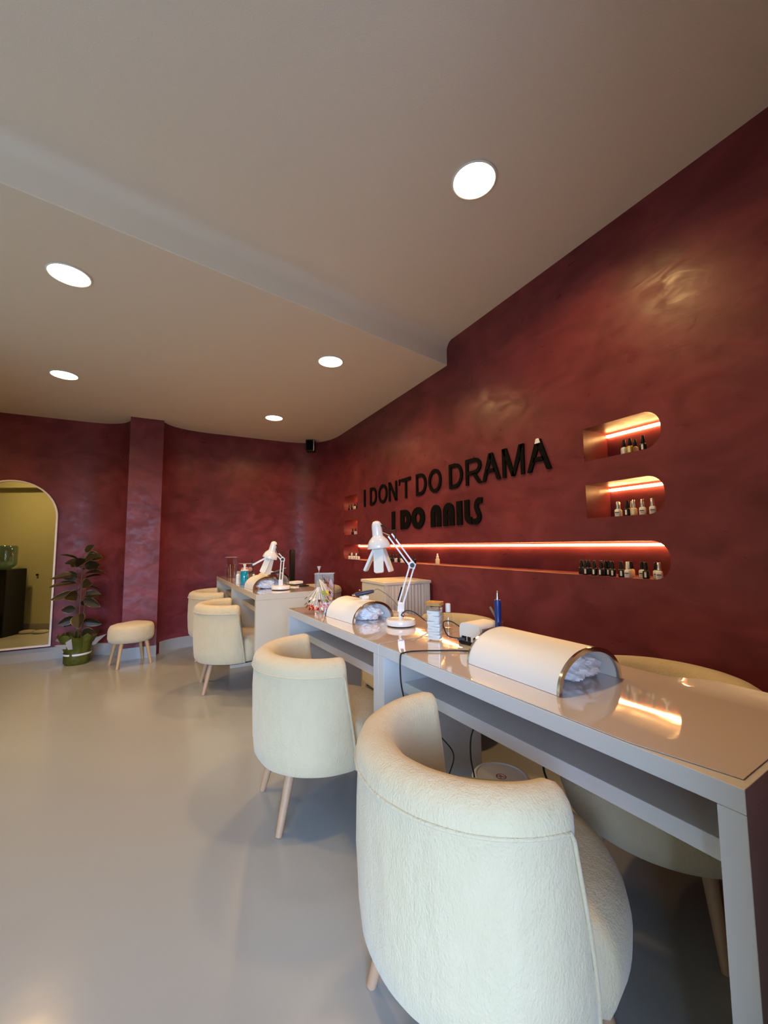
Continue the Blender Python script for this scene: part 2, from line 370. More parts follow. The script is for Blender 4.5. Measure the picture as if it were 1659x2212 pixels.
# partition that the mirror shows
pa, pb = Vector((-1.42, 3.685)), Vector((-3.6, 2.52)); pt = (pb - pa).normalized(); pn = Vector((-pt.y, pt.x))
if pn.y < 0: pn = -pn
def slab(bm, a, b, t0, t1, z0, z1):
    q = [a + pn * t0, b + pn * t0, b + pn * t1, a + pn * t1]
    v = [bm.verts.new((*p, z)) for z in (z0, z1) for p in q]
    for f in ((3, 2, 1, 0), (4, 5, 6, 7), (0, 1, 5, 4), (1, 2, 6, 5), (2, 3, 7, 6), (3, 0, 4, 7)): bm.faces.new([v[k] for k in f])
bm = B(); slab(bm, pa, pb, -0.10, 0.0, 0, ZL); struct('wall_partition', bm, M['beige_wall'], 0)
bm = B(); slab(bm, pa, pb, 0.0, 0.09, 2.06, ZL); struct('trim_1', bm, M['beige_wall'], 0)
bm = B(); slab(bm, pa, pb, 0.0, 0.012, 0, 0.11); struct('baseboard_partition', bm, M['baseboard'], 0)

# ------------------------------------------------------------------ ceiling lamps
def downlight(x, y, z, label):
    t = thing('ceiling_lamp', label, 'ceiling light', (x, y, z), 0, 'round recessed ceiling lamps')
    bm = B(); lathe(bm, [(0.090, 0.0), (0.098, -0.002), (0.100, -0.006), (0.093, -0.009), (0.090, -0.007)], 40, cap=False)
    obj('trim_ring', bm, M['white_satin'], t)
    bm = B(); lathe(bm, [(0.090, -0.0065), (0.090, -0.0035)], 40); obj('diffuser', bm, M['lamp_glow'], t)
    ld = bpy.data.lights.new('lamp_light', 'AREA'); ld.shape = 'DISK'; ld.size = 0.17; ld.energy = LAMP; ld.color = (1.0, 0.60, 0.21); ld.spread = math.radians(150)
    lo = bpy.data.objects.new('lamp_light', ld); COL.objects.link(lo); lo.parent = t; lo.location = (0, 0, -0.012)
    return t
d0 = downlight(1.154, 1.281, ZH, 'round ceiling lamp on the higher ceiling, nearest the niched wall')
copy_thing(d0, (-0.507, 2.55, ZL), 0, 'round ceiling lamp at the left just past the ceiling step')
copy_thing(d0, (-0.811, 4.103, ZL), 0, 'round ceiling lamp at the left, above the mirror and plant')
copy_thing(d0, (1.07, 2.871, ZL), 0, 'round ceiling lamp just past the ceiling step, nearest the wall lettering')
copy_thing(d0, (0.996, 4.467, ZL), 0, 'farthest round ceiling lamp, above the back desk')
for x, y, z, l in ((-2.1, 4.3, ZL, 'round ceiling lamp beyond the left edge, in front of the mirror wall'),):
    copy_thing(d0, (x, y, z), 0, l)

# ------------------------------------------------------------------ niche light strips
for i, (y0, y1, z0, z1, r, e) in enumerate(NICHES):
    lab = ['warm light strip in the upper right niche', 'warm light strip in the lower right niche', 'long warm light strip in the long niche',
           'warm light strip in the upper left niche', 'warm light strip in the lower left niche'][i]
    bm = B(); a = y0 + (0.03 if 'n' in e else 0.004); b_ = y1 - (0.03 if 'f' in e else 0.004)
    box(bm, XW + ND - 0.014, XW + ND - 0.001, a, b_, z1 - 0.013 - (0.012 if e != '' else 0), z1 - (0.012 if e != '' else 0.001))
    tag(obj('led_strip', bm, M['led'], None, 0), lab, 'light strip', 'light strips in the wall niches')

# ------------------------------------------------------------------ wall lettering
def ribbon(pts, wd, closed=False):
    """outline polygons (quads) of a flat stroke with mitred joints"""
    P = [Vector(p) for p in pts]; n = len(P); Lf, Rt = [], []
    for i in range(n):
        if closed: a, b = P[i - 1], P[(i + 1) % n]
        else: a, b = P[max(i - 1, 0)], P[min(i + 1, n - 1)]
        t1 = (P[i] - a).normalized() if (P[i] - a).length > 1e-9 else (b - P[i]).normalized()
        t2 = (b - P[i]).normalized() if (b - P[i]).length > 1e-9 else t1
        n1 = Vector((-t1.y, t1.x)); n2 = Vector((-t2.y, t2.x)); m = (n1 + n2).normalized(); k = wd / 2 / max(0.35, m.dot(n1))
        Lf.append(P[i] + m * k); Rt.append(P[i] - m * k)
    q = []
    for i in range(n if closed else n - 1):
        j = (i + 1) % n; q.append((Lf[i], Lf[j], Rt[j], Rt[i]))
    return q
def ell(cx, cy, rx, ry, a0, a1, n=20): return [(cx + rx * math.cos(math.radians(a0 + (a1 - a0) * k / n)), cy + ry * math.sin(math.radians(a0 + (a1 - a0) * k / n))) for k in range(n + 1)]
def letter(quads, yl, z0, depth, parent, m=None, name='letter', x=XW):
    bm = B()
    for q in quads:
        n = len(q)
        a = [bm.verts.new((x - depth, yl - p[0], z0 + p[1])) for p in q]; b = [bm.verts.new((x - 0.0005, yl - p[0], z0 + p[1])) for p in q]
        bm.faces.new(a); bm.faces.new(b[::-1])
        for i in range(n): bm.faces.new((a[i], b[i], b[(i + 1) % n], a[(i + 1) % n]))
    return obj(name, bm, m or M['black_matte'], parent, 0)
h = 0.19; s = 0.028
def gI(w_): return ribbon([(w_ / 2, 0), (w_ / 2, h)], s * 1.1)
def gD(w_):
    r = w_ - s; return ribbon([(s / 2, s / 2), (s / 2 + r * 0.42, s / 2)] + ell(s / 2 + r * 0.42, h / 2, r * 0.58, h / 2 - s / 2, -90, 90, 16)[1:-1] + [(s / 2 + r * 0.42, h - s / 2), (s / 2, h - s / 2)], s, True)
def gO(w_): return ribbon(ell(w_ / 2, h / 2, w_ / 2 - s / 2, h / 2 - s / 2 + 0.003, 0, 360, 36)[:-1], s, True)
def gN(w_): return ribbon([(s / 2, 0), (s / 2, h)], s) + ribbon([(w_ - s / 2, 0), (w_ - s / 2, h)], s) + [((0, h), (s * 1.15, h), (w_, 0), (w_ - s * 1.15, 0))]
def gAp(w_): return [((0, h), (s, h), (s * 0.8, h - 0.03), (s * 0.35, h - 0.058), (s * 0.1, h - 0.058), (s * 0.35, h - 0.03), (0, h - 0.03))]
def gT(w_): return ribbon([(0, h - s / 2), (w_, h - s / 2)], s) + ribbon([(w_ / 2, 0), (w_ / 2, h - s)], s)
def gR(w_):
    r = h * 0.27
    return ribbon([(s / 2, 0), (s / 2, h)], s) + ribbon([(s, h - s / 2), (w_ * 0.55, h - s / 2)] + ell(w_ * 0.55, h - s / 2 - r + s * 0.2, w_ * 0.35, r - s * 0.2, 90, -90, 14)[1:-1] + [(w_ * 0.55, h - 2 * r - s * 0.1), (s, h - 2 * r - s * 0.1)], s) + [((w_ * 0.42, h * 0.40), (w_ * 0.62, h * 0.42), (w_, 0), (w_ - s * 1.25, 0))]
def gA(w_):
    c = w_ / 2; k = s * 1.12
    return [((0, 0), (k, 0), (c + k * 0.35, h * 0.86), (c, h), (c - k * 0.55, h)), ((w_, 0), (w_ - k, 0), (c - k * 0.35, h * 0.86), (c, h), (c + k * 0.55, h))] + [((w_ * 0.25, h * 0.30), (w_ * 0.75, h * 0.30), (w_ * 0.69, h * 0.30 + s * 0.9), (w_ * 0.31, h * 0.30 + s * 0.9))]
def gM(w_):
    c = w_ / 2; k = s * 1.1
    return ribbon([(s / 2, 0), (s / 2, h)], s) + ribbon([(w_ - s / 2, 0), (w_ - s / 2, h)], s) + [((0, h), (k * 1.25, h), (c + k * 0.45, 0), (c - k * 0.45, 0)), ((w_, h), (w_ - k * 1.25, h), (c - k * 0.45, 0), (c + k * 0.45, 0))]
Z1 = 1.613
sign = thing('wall_lettering', "thin black capital letters reading I DON'T DO DRAMA on the burgundy wall", 'sign', (0, 0, 0))
for g, yl, yr in ((gI, 4.085, 4.045), (gD, 3.925, 3.77), (gO, 3.725, 3.535), (gN, 3.50, 3.34), (gAp, 3.30, 3.27), (gT, 3.25, 3.09), (gD, 2.995, 2.835), (gO, 2.80, 2.62),
                  (gD, 2.515, 2.352), (gR, 2.315, 2.145), (gA, 2.138, 1.963), (gM, 1.942, 1.758), (gA, 1.735, 1.56)):
    letter(g(yl - yr), yl, Z1, 0.012, sign)
c_ = 1.6475; tipq = [((c_ + 0.0195), Z1 + h - 0.026), ((c_ - 0.0195), Z1 + h - 0.026), ((c_ - 0.012), Z1 + h - 0.002), ((c_ - 0.006), Z1 + h + 0.003), ((c_ + 0.006), Z1 + h + 0.003), ((c_ + 0.012), Z1 + h - 0.002)]
o = letter([[(-(y), z) for y, z in tipq]], 0, 0, 0.016, sign, M['white_satin'], 'white_tip'); o['label'] = 'white tip on the last letter A'
# bold line
H2 = 0.18; S2 = 0.058; Z2 = 1.327
def bI(w_): return [((0, 0), (w_, 0), (w_, H2), (0, H2))]
def bD(w_):
    st = w_ * 0.36
    q = [((0, 0), (st, 0), (st, H2), (0, H2))]
    out = ell(w_ * 0.40, H2 / 2, w_ * 0.60, H2 / 2, -90, 90, 18); inn = ell(w_ * 0.40, H2 / 2, w_ * 0.22, H2 * 0.20, -90, 90, 18)
    for i in range(18): q.append((out[i], out[i + 1], inn[i + 1], inn[i]))
    q.append(((st, H2), (w_ * 0.40, H2), (w_ * 0.40, H2 * 0.70), (st, H2 * 0.70)))
    return q
def bO(w_):
    out = ell(w_ / 2, H2 / 2, w_ / 2, H2 / 2 + 0.005, 0, 360, 36); inn = ell(w_ / 2, H2 / 2, w_ * 0.17, H2 * 0.24, 0, 360, 36)
    return [(out[i], out[i + 1], inn[i + 1], inn[i]) for i in range(36)]
def bN(w_):
    g = w_ * 0.08; t = H2 - w_ / 2
    q = [((0, 0), (w_ / 2 - g, 0), (w_ / 2 - g, t), (0, t)), ((w_ / 2 + g, 0), (w_, 0), (w_, t), (w_ / 2 + g, t))]
    out = ell(w_ / 2, t, w_ / 2, w_ / 2, 0, 180, 16); inn = ell(w_ / 2, t, g, g * 1.4, 0, 180, 16)
    return q + [(out[i], out[i + 1], inn[i + 1], inn[i]) for i in range(16)]
def bA(w_): return bN(w_) + [((w_ / 2 - w_ * 0.08, H2 * 0.30), (w_ / 2 + w_ * 0.08, H2 * 0.30), (w_ / 2 + w_ * 0.08, H2 * 0.48), (w_ / 2 - w_ * 0.08, H2 * 0.48))]
def bL(w_):
    st = w_ * 0.62
    out = ell(w_ * 0.95, w_ * 0.7, w_ * 0.95, w_ * 0.7, 180, 270, 10); inn = ell(w_ * 0.95, w_ * 0.75, w_ * 0.33, w_ * 0.12, 180, 270, 10)
    return [((0, w_ * 0.7), (st, w_ * 0.75), (st, H2), (0, H2))] + [(out[i], out[i + 1], inn[i + 1], inn[i]) for i in range(10)]
def bS(w_):
    p = [(w_, H2 * 0.90)] + ell(w_ * 0.78, H2 * 0.70, w_ * 0.42, H2 * 0.22, 100, 225, 10) + ell(w_ * 0.25, H2 * 0.29, w_ * 0.42, H2 * 0.20, 45, -80, 10) + [(0, H2 * 0.10)]
    return ribbon(p, 0.040)
sign2 = thing('wall_lettering', 'heavy black rounded letters reading I DO NAILS, lower line of the wall sign', 'sign', (0, 0, 0))
for g, yl, yr in ((bI, 3.444, 3.386), (bD, 3.276, 3.093), (bO, 3.080, 2.868), (bN, 2.775, 2.635), (bA, 2.604, 2.464), (bI, 2.432, 2.369), (bL, 2.338, 2.256), (bS, 2.246, 2.148)):
    letter(g(yl - yr), yl, Z2, 0.012, sign2)

# ------------------------------------------------------------------ desks
def make_desk(label, loc, rz, L_, D_, HT, ncell, m, grp):
    """origin at the near front foot; local y runs along the desk, local x is its depth"""
    t = thing('manicure_desk', label, 'desk', loc, rz, grp)
    T = 0.042
    bm = B(); box(bm, 0, D_, 0, L_, HT - T, HT, 0.0012); obj('tabletop', bm, m, t, 0)
    ys = [0.0] + [L_ * k / ncell - T / 2 for k in range(1, ncell)] + [L_ - T]
    for k, y in enumerate(ys):
        bm = B(); box(bm, 0.0, D_ - 0.004, y, y + T, 0.0, HT - T - 0.0006, 0.0012); obj('side_panel', bm, m, t, 0)
    for k in range(ncell):
        bm = B(); box(bm, 0.10, D_ - 0.02, ys[k] + T + 0.0005, ys[k + 1] - 0.0005, HT - 0.202, HT - 0.160, 0.001); obj('shelf', bm, m, t, 0)
    return t
RZ = math.atan2(0.159, 2.388)
def along(y): return (0.877 - (y - 0.35) * 0.0666, y, 0)
make_desk('light grey desk nearest the camera with an open shelf under its top', (0.877, 0.350, 0), RZ, 1.208, 0.545, 0.76, 1, M['laminate'], 'light grey manicure desks')
make_desk('light grey desk second from the camera, under the white clamp lamp', (0.877 - 1.2095 * math.sin(RZ), 0.350 + 1.2095 * math.cos(RZ), 0), RZ, 1.186, 0.545, 0.76, 1, M['laminate'], 'light grey manicure desks')
RZB = math.atan2(0.06, 2.19)
make_desk('taller beige desk against the curved back wall', (0.592, 3.17, 0), RZB, 2.22, 0.56, 0.815, 2, M['laminate_beige'], 'light grey manicure desks')
def film(label, loc, rz, L_, D_, z, curl=False):
    bm = B(); nx, ny = 16, 40; g = []
    ins = 0.004
    for j in range(ny + 1):
        row = []
        for i in range(nx + 1):
            u, v = i / nx, j / ny
            x = ins + (D_ - 2 * ins) * u; y = ins + (L_ - 2 * ins) * v
            zz = 0.0012 + 0.00025 * noise.noise(Vector((x * 6, y * 6, z)))
            if curl:
                y0 = 0.012 if u > 0.1 else 0.012 * (1 - 0.2 * u)
                y = y0 + (L_ - ins - y0) * v
                if u < 0.15 and v < 0.15: x = max(x, ins + 0.030 * (1 - v / 0.15) * (1 - u))
                zz += 0.020 * max(0, (u - 0.86) / 0.14) ** 2 * max(0.0, min(1, 1 - (v - 0.18) / 0.1)) if v < 0.28 else 0
            row.append(Vector((x, y, z + zz)))
        g.append(row)
    top = [[bm.verts.new(p + Vector((0, 0, 0.0016))) for p in r] for r in g]; bot = [[bm.verts.new(p) for p in r] for r in g]
    for j in range(ny):
        for i in range(nx):
            bm.faces.new((top[j][i], top[j][i + 1], top[j + 1][i + 1], top[j + 1][i])); bm.faces.new((bot[j][i], bot[j + 1][i], bot[j + 1][i + 1], bot[j][i + 1]))
    per = [(0, i) for i in range(nx)] + [(j, nx) for j in range(ny)] + [(ny, i) for i in range(nx, 0, -1)] + [(j, 0) for j in range(ny, 0, -1)]
    for a, b in zip(per, per[1:] + per[:1]):
        bm.faces.new((bot[a[0]][a[1]], bot[b[0]][b[1]], top[b[0]][b[1]], top[a[0]][a[1]]))
    o = obj('desk_film', bm, M['film'], None, 60); o.location = loc; o.rotation_euler = (0, 0, rz)
    tag(o, label, 'desk cover', 'glossy protective films')
film('glossy protective film on the nearest grey desk, its far edge curling up', (0.877, 0.350, 0), RZ, 1.208, 0.545, 0.76, True)
film('glossy protective film on the second grey desk', (0.877 - 1.2095 * math.sin(RZ), 0.350 + 1.2095 * math.cos(RZ), 0), RZ, 1.186, 0.545, 0.76)
film('glossy protective film on the back beige desk', (0.592, 3.17, 0), RZB, 2.22, 0.56, 0.815)
TZ = 0.7640; TB = 0.8190

# ------------------------------------------------------------------ tub chairs (front faces local +x)
def make_chair(label, loc, rz, grp):
    t = thing('tub_chair', label, 'armchair', loc, rz, grp)
    # back shell: section swept round the rear half
    sec = [(0.294, 0.240), (0.309, 0.262), (0.317, 0.33), (0.320, 0.44), (0.319, 0.55), (0.317, 0.622), (0.322, 0.640), (0.320, 0.664), (0.310, 0.684), (0.290, 0.698),
           (0.266, 0.704), (0.242, 0.698), (0.224, 0.681), (0.214, 0.655), (0.208, 0.61), (0.204, 0.54), (0.204, 0.46), (0.206, 0.40), (0.22, 0.30)]
    def aend(z): return 87 - 12 * max(0.0, min(1.0, (0.64 - z) / 0.40))       # the arm fronts run forward towards the hem
    bm = B(); rings = []; N = 96
    cen = Vector((0.262, 0.47))
    for i in range(N + 1):
        q = i / N; e = min(q, 1 - q) * 190 / 7.0                      # rounding of the arm fronts
        k = math.sqrt(max(0.0, 1 - (1 - min(1, e)) ** 2)); k = 0.10 + 0.90 * k
        ring = []
        for r, z in sec:
            am = aend(z); a = math.radians(am + (360 - 2 * am) * q)
            rr = cen.x + (r - cen.x) * (0.25 + 0.75 * k); zz = z - 0.022 * (1 - k) * max(0, (z - 0.3) / 0.4)
            rr += noise.noise(Vector((math.cos(a) * 3.1, math.sin(a) * 3.1, zz * 5))) * 0.003
            if r > 0.25 and 0.27 < zz < 0.61:
                fw = math.sin(PI * (zz - 0.27) / 0.34); rr += fw * (noise.noise(Vector((math.cos(a) * 8, math.sin(a) * 8, zz * 4))) * 0.005 + noise.noise(Vector((math.cos(a) * 22, math.sin(a) * 22, zz * 7))) * 0.002)
            ring.append(bm.verts.new((rr * math.cos(a), rr * math.sin(a), zz)))
        rings.append(ring)
    m_ = len(sec)
    for a, b in zip(rings, rings[1:]):
        for i in range(m_): bm.faces.new((a[i], a[(i + 1) % m_], b[(i + 1) % m_], b[i]))
    bm.faces.new(rings[0][::-1]); bm.faces.new(rings[-1])
    obj('backrest', bm, M['fur'], t, 60)
    # rolled seam under the rim and down the arm fronts
    def at(r, z, off, sg):
        a = math.radians((aend(z) + off) * sg); return (r * math.cos(a), r * math.sin(a), z)
    col = [(0.298, 0.242), (0.309, 0.27), (0.316, 0.33), (0.3195, 0.40), (0.3200, 0.46), (0.3195, 0.52), (0.3185, 0.58), (0.3185, 0.622)]
    P = [at(r, z, 4.5, 1) for r, z in col]
    for i in range(61):
        a = math.radians(93 + 174 * i / 60); P.append((0.3215 * math.cos(a), 0.3215 * math.sin(a), 0.640))
    P += [at(r, z, 4.5, -1) for r, z in col[::-1]]
    bm = B(); tube(bm, P, 0.0045, 8); obj('piping', bm, M['fur'], t, 80)
    # seat: bulging drum with a domed top
    bm = B(); lathe(bm, [(0.02, 0.242), (0.285, 0.242), (0.308, 0.258), (0.321, 0.30), (0.324, 0.345), (0.318, 0.382), (0.300, 0.410), (0.262, 0.427), (0.19, 0.436), (0.10, 0.441), (0.02, 0.442)], 72)
    for v in bm.verts:
        if v.co.x > 0: v.co.x *= 1.06
        v.co += v.co.normalized() * noise.noise(v.co * 7) * 0.006
        r = math.hypot(v.co.x, v.co.y)
        if r > 0.21:
            an = abs(math.degrees(math.atan2(v.co.y, v.co.x))); f = max(0.0, min(1.0, (an - 76) / 10)); tr = r + (0.215 - r) * f
            v.co.x *= tr / r; v.co.y *= tr / r
    obj('seat', bm, M['fur'], t, 60)
    bm = B(); lathe(bm, [(0.02, 0.228), (0.265, 0.228), (0.265, 0.2415), (0.02, 0.2415)], 40); obj('base_board', bm, M['black'], t, 30)
    for sx, sy in ((-1, -1), (-1, 1), (1, -1), (1, 1)):
        bm = B(); rod(bm, (sx * 0.185, sy * 0.145, 0.229), (sx * 0.240, sy * 0.178, 0.0), 0.021, 16, r2=0.014)
        obj('leg', bm, M['wood'], t, 40)
    return t
chairs = [((0.735, 0.862), -0.12, 'cream plush tub chair nearest the camera, back turned to the room'),
          ((0.675, 1.920), -0.02, 'cream plush tub chair second from the camera at the grey desks'),
          ((0.522, 3.790), -0.02, 'cream plush tub chair at the front of the beige back desk, foot in view'),
          ((0.520, 4.850), 0.0, 'cream plush tub chair at the far end of the beige back desk'),
          ((1.560, 0.870), PI + 0.32, 'cream plush tub chair between the nearest desk and the burgundy wall'),
          ((1.590, 2.120), PI, 'cream plush tub chair behind the jar, between desk and wall'),
          ((1.555, 4.700), PI + 0.1, 'cream plush tub chair in the far corner behind the acrylic box')]
ch0 = None
for (x, y), rz, lab in chairs:
    if ch0 is None: ch0 = make_chair(lab, (x, y, 0), rz, 'cream plush tub chairs')
    else: copy_thing(ch0, (x, y, 0), rz, lab, 'cream plush tub chairs')

# stool
t = thing('footstool', 'round cream plush stool with four wooden legs by the pillar', 'stool', (-0.31, 4.93, 0), 0.35)
bm = B(); lathe(bm, [(0.01, 0.235), (0.175, 0.235), (0.196, 0.247), (0.206, 0.28), (0.207, 0.34), (0.203, 0.375), (0.19, 0.398), (0.15, 0.41), (0.08, 0.416), (0.01, 0.417)], 56, sx=1.0, sy=0.86)
for v in bm.verts: v.co += v.co.normalized() * noise.noise(v.co * 9) * 0.005
obj('seat', bm, M['fur'], t, 60)
for sx, sy in ((-1, -1), (-1, 1), (1, -1), (1, 1)):
    bm = B(); rod(bm, (sx * 0.11, sy * 0.095, 0.24), (sx * 0.15, sy * 0.125, 0.0), 0.019, 14, r2=0.012); obj('leg', bm, M['wood_light'], t, 40)

# ------------------------------------------------------------------ arched desk units
def arch_unit(label, loc, rz, L_, W_, H_, grp, body='white_satin'):
    t = thing('dust_collector', label, 'hand rest', loc, rz, grp)
    def shell(bm, y0, y1, w_, hh, th, n=40, mi=0):
        ri = []
        for y in (y0, y1):
            for (a_, b_) in ((w_ / 2, hh), (w_ / 2 - th, hh - th)):
                ri.append([bm.verts.new((a_ * math.cos(PI * k / n), y, b_ * math.sin(PI * k / n) ** 0.93)) for k in range(n + 1)])
        o0, i0, o1, i1 = ri
        for k in range(n):
            for A, Bb in ((o0, o1), (i1, i0), (i0, o0), (o1, i1)): bm.faces.new((A[k], A[k + 1], Bb[k + 1], Bb[k])).material_index = mi
        for k in (0, n): bm.faces.new((o0[k], o1[k], i1[k], i0[k])).material_index = mi
    bm = B(); shell(bm, 0.008, L_ - 0.008, W_, H_, 0.007); obj('shell', bm, M[body], t, 40)
    for a, b in ((0.0, 0.0085), (L_ - 0.0085, L_)):
        bm = B(); shell(bm, a, b, W_ + 0.004, H_ + 0.002, 0.013); obj('end_trim', bm, M['chrome'], t, 40)
    return t
def crumple(label, loc, sc_, seed, cat='tissue', grp=None):
    bm = B(); bmesh.ops.create_icosphere(bm, subdivisions=5, radius=1.0)
    for v in bm.verts:
        n = v.co.normalized(); p = n * 2.0 + Vector((seed, seed * 0.7, 0))
        r = 1 + 0.28 * noise.noise(p) + 0.14 * (1 - 2 * abs(noise.noise(p * 2.3))) + 0.05 * (1 - 2 * abs(noise.noise(p * 5.5)))
        q = n * r; q.z = max(q.z, -0.9)
        v.co = Vector((q.x * sc_[0], q.y * sc_[1], (q.z + 0.9) * sc_[2]))
    o = obj('tissue_bundle', bm, M['tissue'], None, 60); o.location = loc; tag(o, label, cat, grp); return o
arch_unit('large white arched hand rest with chrome rims on the nearest desk', (1.102, 0.785, TZ), 0.035, 0.372, 0.295, 0.109, 'arched white hand rests')
crumple('crumpled white tissue bag inside the nearest arched hand rest', (1.120, 0.91, TZ + 0.0012), (0.094, 0.095, 0.044), 1.3, grp='tissue bags under the hand rests')
arch_unit('white arched hand rest on the second desk, blue handpiece on top', (1.006, 2.012, TZ), 0.12, 0.325, 0.262, 0.107, 'arched white hand rests')
crumple('crumpled white tissue bag inside the hand rest on the second desk', (1.01, 2.13, TZ + 0.0012), (0.086, 0.095, 0.040), 4.1, grp='tissue bags under the hand rests')
arch_unit('white arched hand rest at the near end of the back desk', (0.757, 3.50, TB), 0.10, 0.28, 0.26, 0.105, 'arched white hand rests')
crumple('crumpled grey-white tissue bag inside the hand rest on the back desk', (0.760, 3.60, TB + 0.0012), (0.078, 0.08, 0.036), 7.7, grp='tissue bags under the hand rests')
arch_unit('white arched hand rest further back on the back desk, dark end open', (0.955, 4.05, TB), 0.10, 0.30, 0.26, 0.105, 'arched white hand rests')

# ------------------------------------------------------------------ clamp lamps with three light panels
def desk_lamp(label, loc, path, head, tilt, az, panel_az, grp):
    """path: bracket, elbow, wrist in local coordinates; head: centre of the shade rim"""
    t = thing('desk_lamp', label, 'lamp', loc, 0, grp)
    bm = B(); lathe(bm, [(0.02, 0.0), (0.070, 0.0), (0.073, 0.005)], 48); obj('base_ring', bm, M['black'], t)
    bm = B(); lathe(bm, [(0.01, 0.0052), (0.076, 0.0052), (0.078, 0.010), (0.078, 0.026), (0.073, 0.034), (0.05, 0.038), (0.012, 0.039), (0.012, 0.075), (0.01, 0.076)], 48); obj('base', bm, M['white'], t)
    b0, el, wr = map(Vector, path); u = (el - b0); side = u.cross(Vector((0, 0, 1)))
    if side.length < 1e-3: side = (wr - el).cross(Vector((0, 0, 1)))
    side.normalize()
    def pair(a, b, nm):
        d = (b - a).normalized(); o_ = side.cross(d).normalized() * 0.0115
        bm = B()
        for k in (-1, 1): bar(bm, a + o_ * k, b + o_ * k, 0.008, 0.008, side=side)
        obj(nm, bm, M['white'], t, 0)
    pair(b0, el, 'lower_arm'); pair(el, wr, 'upper_arm')
    bm = B(); bar(bm, b0 - Vector((0, 0, 0.035)), b0 + (el - b0).normalized() * 0.012, 0.016, 0.034, side=side); obj('bracket', bm, M['white'], t, 0)
    bm = B(); d1 = (el - b0).normalized(); d2 = (wr - el).normalized()
    bar(bm, el - d1 * 0.016, el + d1 * 0.012, 0.014, 0.036, side=side); bar(bm, el - d2 * 0.010, el + d2 * 0.018, 0.013, 0.034, side=side); obj('elbow_plate', bm, M['white'], t, 0)
    bm = B()
    for c in (el + side * 0.010, el - side * 0.010): rod(bm, c - side * 0.002, c + side * 0.002, 0.012, 14)
    obj('elbow_knob', bm, M['black'], t)
    for (a, b, f0, f1) in ((b0, el, 0.08, 0.42), (el, wr, 0.04, 0.45)):
        d = (b - a).normalized(); o_ = side.cross(d).normalized() * 0.0185
        if o_.x > 0: o_ = -o_
        bm = B(); rod(bm, a + (b - a) * f0 + o_, a + (b - a) * f1 + o_, 0.0048, 8); obj('spring', bm, M['black'], t)
    # shade
    hd = Vector(head); rot = Matrix.Translation(hd) @ Matrix.Rotation(az, 4, 'Z') @ Matrix.Rotation(tilt, 4, 'Y')
    prof = [(0.0615, 0.0), (0.0625, 0.003), (0.059, 0.022), (0.050, 0.042), (0.038, 0.056), (0.0295, 0.064), (0.0285, 0.072), (0.0275, 0.115), (0.025, 0.130), (0.018, 0.141), (0.006, 0.146), (0.001, 0.1465)]
    bm = B(); lathe(bm, prof, 40, rot, cap=False); lathe(bm, [(0.0595, 0.0), (0.056, 0.022), (0.047, 0.040), (0.03, 0.05), (0.001, 0.052)], 40, rot, cap=False)
    obj('lamp_shade', bm, M['white'], t, 50)
    bm = B(); rod(bm, wr, rot @ Vector((0.026, 0, 0.085)), 0.006, 10); obj('shade_joint', bm, M['chrome'], t)
    bm = B(); rod(bm, rot @ Vector((0.024, -0.010, 0.118)), rot @ Vector((0.034, -0.012, 0.118)), 0.0065, 10)
    p = [rot @ Vector((0.034, -0.012, 0.118)), rot @ Vector((0.065, -0.012, 0.085)), rot @ Vector((0.100, -0.006, 0.085)), rot @ Vector((0.092, 0, 0.062)), wr + d2 * -0.05 + Vector((0, 0, 0.01))]
    tube(bm, p, 0.0028, 8, 8); obj('cable', bm, M['cable'], t)
    for pa_, open_ in panel_az:
        R_ = rot @ Matrix.Rotation(pa_, 4, 'Z') @ Matrix.Translation((0.020, 0, 0.004)) @ Matrix.Rotation(-open_, 4, 'Y')
        for nm, inset, x0, x1, mm in (('light_panel', 0.0, -0.006, 0.006, M['white']),):
            bm = B(); prism(bm, [(a_, b_ - 0.065) for a_, b_ in rrect(0.050, 0.140, 0.010)], lambda u_, v_, k: R_ @ Vector((x0 + (x1 - x0) * k, u_, v_)), 0)
            pnl = obj(nm, bm, mm, t, 40)
            for xx in (-0.0068, 0.0068):
                bm = B(); prism(bm, [(a_, b_ - 0.065) for a_, b_ in rrect(0.042, 0.130, 0.008)], lambda u_, v_, k: R_ @ Vector((xx - 0.0006 + 0.0012 * k, u_, v_)), 0)
                obj('diffuser', bm, M['panel'], pnl, 40)
    return t
L0 = Vector((1.080, 1.850, TZ))
desk_lamp('white jointed desk lamp with three light panels on the second grey desk', L0,
          [(0.0, 0.0, 0.105), (0.055, -0.032, 0.310), (-0.045, 0.026, 0.470)], (-0.098, 0.050, 0.400), math.radians(-6), math.radians(-32),
          ((math.radians(165), 0.55), (math.radians(262), 0.34), (math.radians(-20), 0.26)), 'white three panel desk lamps')
desk_lamp('white jointed desk lamp with three light panels on the beige back desk', (0.838, 3.42, TB),
          [(0.0, 0.0, 0.070), (0.012, -0.006, 0.250), (-0.025, 0.012, 0.292)], (-0.085, 0.042, 0.262), math.radians(16), math.radians(-30),
          ((math.radians(190), 0.80), (math.radians(262), 0.30), (math.radians(-40), 0.10)), 'white three panel desk lamps')

